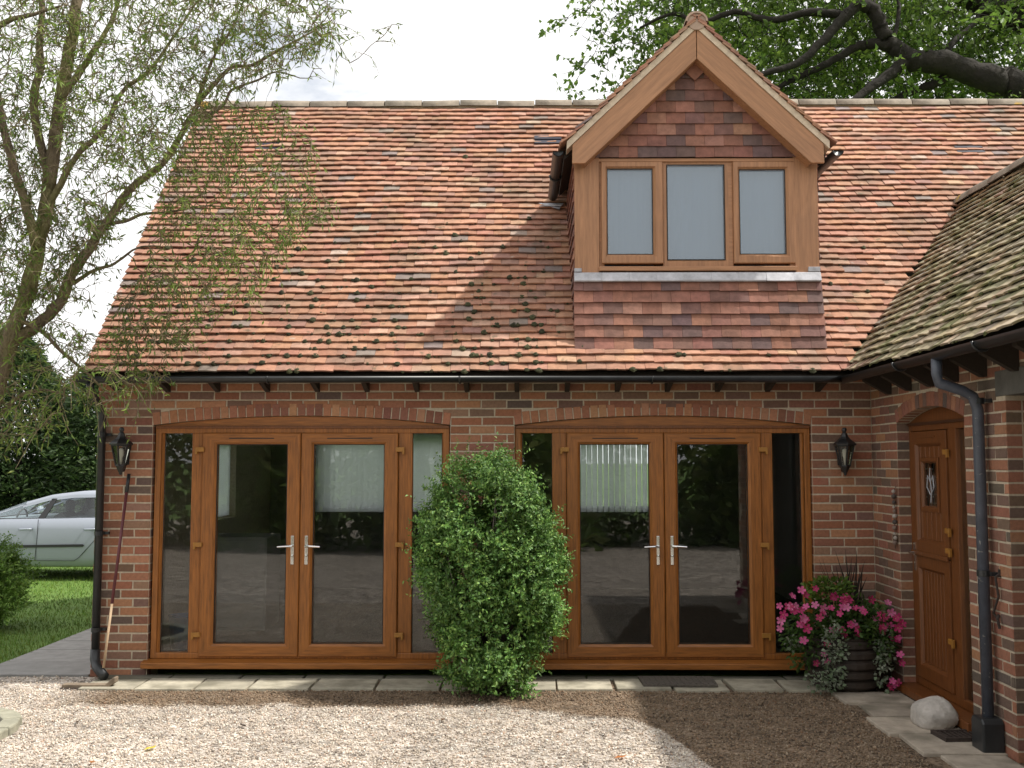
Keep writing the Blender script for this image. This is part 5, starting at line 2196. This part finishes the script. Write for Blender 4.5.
# greenhouse: roof, pillars, glass
rl = [(1.38, .955), (1.71, 1.10), (2.05, 1.235), (2.45, 1.345), (2.85, 1.39), (3.2, 1.395), (3.6, 1.355), (3.9, 1.27), (4.15, 1.06), (4.25, .985)]
rt = MB(T_car)
v, f = [], []
for u, z in rl[2:8]:
    w = HW * .70
    v += [(u, -w - .03, z - .055), (u, -w, z - .012), (u, -w * .5, z), (u, w * .5, z), (u, w, z - .012), (u, w + .03, z - .055)]
for i in range(5):
    for k in range(5):
        f.append((i * 6 + k, i * 6 + k + 1, (i + 1) * 6 + k + 1, (i + 1) * 6 + k))
rt.add(v, f)
rt.build('roof', M['silver'], car, smooth=True)
wt = HW * .70 + .03
wbelt = HW * .94


def side(u, z, s, ins=0.0):
    """a point on the leaning side glass plane"""
    k = (z - .96) / (1.36 - .96)
    return (u, s * ((wbelt + (wt - wbelt) * k) - ins), z)


def top_z(u):
    return float(np.interp(u, [a for a, _ in rl], [b for _, b in rl])) - .055


for s in (-1, 1):
    # pillars and window surrounds
    m = MB(T_car)

    def strip(a, b, wa, wb_, th=.02):
        (ua, za), (ub, zb) = a, b
        p = [side(ua - wa, za, s), side(ua + wa, za, s), side(ub + wb_, zb, s), side(ub - wb_, zb, s)]
        q = [side(ua - wa, za, s, th), side(ua + wa, za, s, th), side(ub + wb_, zb, s, th), side(ub - wb_, zb, s, th)]
        m.add(p + q, [(0, 1, 2, 3), (7, 6, 5, 4), (0, 4, 5, 1), (1, 5, 6, 2), (2, 6, 7, 3), (3, 7, 4, 0)])
    for i in range(2, 8):
        if i < 7:
            a, b = rl[i], rl[i + 1]
            p = [side(a[0], a[1] - .055, s), side(b[0], b[1] - .055, s), side(b[0], b[1] - .10, s), side(a[0], a[1] - .10, s)]
            m.add(p, [(0, 1, 2, 3)])
    strip((1.42, .95), (2.08, top_z(2.08)), .035, .03)
    strip((4.04, .985), (3.74, top_z(3.74) + .0), .14, .10)
    m.build('pillar', M['silver'], car)
    m = MB(T_car)
    strip((2.38, .96), (2.53, top_z(2.53) - .02), .055, .04, .018)
    strip((3.28, .97), (3.20, top_z(3.2) - .03), .03, .02, .018)
    strip((2.66, .945), (2.66, .972), 1.2, 1.2, .012)
    m.build('pillar_trim', M['trim'], car)
    m = MB(T_car)
    us = np.linspace(1.48, 3.86, 16)
    for a, b in zip(us[:-1], us[1:]):
        ta, tb = min(top_z(a), 1.35), min(top_z(b), 1.35)
        m.add([side(a, .96, s, .012), side(b, .96, s, .012), side(b, max(tb - .02, .965), s, .012), side(a, max(ta - .02, .965), s, .012)], [(0, 1, 2, 3)])
    m.build('side_glass', M['car_glass'], car)
    # door seams, rub strip, handles, sill
    m = MB(T_car)
    yq = s * (HW + .0015)
    for u0_, pts in ((0, [(1.22, .93), (1.20, .62), (1.24, .34)]), (1, [(2.36, .955), (2.35, .62), (2.33, .32)]), (2, [(3.30, .96), (3.36, .74), (3.20, .56), (3.02, .36), (2.95, .31)]), (3, [(1.24, .32), (2.95, .31)])):
        m.tube([(u, yq * (.99 if z > .8 else 1.0), z) for u, z in pts], .005, 4)
    m.build('door_seam', M['trim'], car)
    m = MB(T_car)
    m.prism([(1.35, .505), (3.08, .53), (3.10, .55), (3.08, .57), (1.35, .545)], min(yq, yq + s * .014), max(yq, yq + s * .014), 'y')
    m.build('rub_strip', M['trim'], car)
    for u in (2.16, 3.19):
        m = MB(T_car)
        m.tube([(u - .10, s * (HW - .004), .80), (u - .07, s * (HW + .03), .80), (u + .07, s * (HW + .03), .805), (u + .10, s * (HW - .004), .805)], .014, 8)
        m.build('door_handle', M['silver'], car, smooth=True)
    m = MB(T_car)
    m.tube([(1.56, s * (HW - .06), .98), (1.54, s * (HW + .06), 1.01)], .02, 6)
    m.lathe([(.02, -.06), (.075, -.05), (.085, 0), (.07, .055), (.02, .065)], (1.54, s * (HW + .10), 1.03), 12, sx=.55)
    m.build('wing_mirror', M['silver'], car, smooth=True)
    for u in (.85, 3.76):
        m = MB(T_car)
        y0, y1 = s * (HW - .20), s * (HW + .004)
        m.tube([(u, y0, .33), (u, y1, .33)], .36, 28)
        m.build('wheel_arch', M['trim'], car)
        m = MB(T_car)
        m.tube([(u, s * (HW - .18), .31), (u, s * (HW - .02), .31), (u, s * (HW + .012), .31)], [.31, .31, .285], 28)
        w_ = m.build('wheel', M['tyre'], car)
        m = MB(T_car)
        m.tube([(u, s * (HW - .01), .31), (u, s * (HW + .018), .31)], [.20, .19], 24)
        for k in range(5):
            a = k * 2 * math.pi / 5
            m.tube([(u, s * (HW + .022), .31), (u + .18 * math.cos(a), s * (HW + .018), .31 + .18 * math.sin(a))], [.04, .025], 6)
        m.build('rim', M['rim'], w_)
    m = MB(T_car)
    m.prism([(.03, .58), (.10, .68), (.42, .76), (.40, .64), (.1, .56)], min(s * .5, s * .83), max(s * .5, s * .83), 'y')
    m.build('headlight', M['lamp_clear'], car)
    m = MB(T_car)
    m.prism([(4.26, .70), (4.395, .70), (4.385, .92), (4.24, .96)], min(s * .56, s * .79), max(s * .56, s * .79), 'y')
    m.build('tail_light', M['lamp_red'], car)
for nm, a, b in (('windscreen', (1.40, .965), (2.07, 1.235)), ('rear_window', (4.15, 1.02), (3.80, 1.26))):
    m = MB(T_car)
    m.add([(a[0], -.80, a[1]), (a[0], .80, a[1]), (b[0], .62, b[1]), (b[0], -.62, b[1])], [(0, 1, 2, 3)])
    m.build(nm, M['car_glass'], car)
for u, y in ((2.32, -.38), (2.32, .38), (3.12, -.38), (3.12, .38)):
    m = MB(T_car)
    m.prism([(u - .25, .45), (u + .2, .42), (u + .36, .98), (u + .30, 1.06), (u + .18, 1.0), (u + .06, .60), (u - .25, .60)], y - .24, y + .24, 'y')
    m.lathe([(.03, -.10), (.115, -.07), (.13, .0), (.11, .07), (.04, .09)], (u + .33, y, 1.16), 12, sx=.5, sy=1.0)
    m.tube([(u + .31, y - .05, 1.0), (u + .33, y - .05, 1.1)], .012, 5)
    m.build('car_seat', M['seat'], car, bevel=.03)
m = MB(T_car)
m.tube([(1.86 + .03 * math.cos(a), -.38 + .18 * math.sin(a), .92 + .18 * math.cos(a)) for a in np.linspace(0, 2 * math.pi, 20)], .015, 6)
m.build('steering_wheel', M['seat'], car)
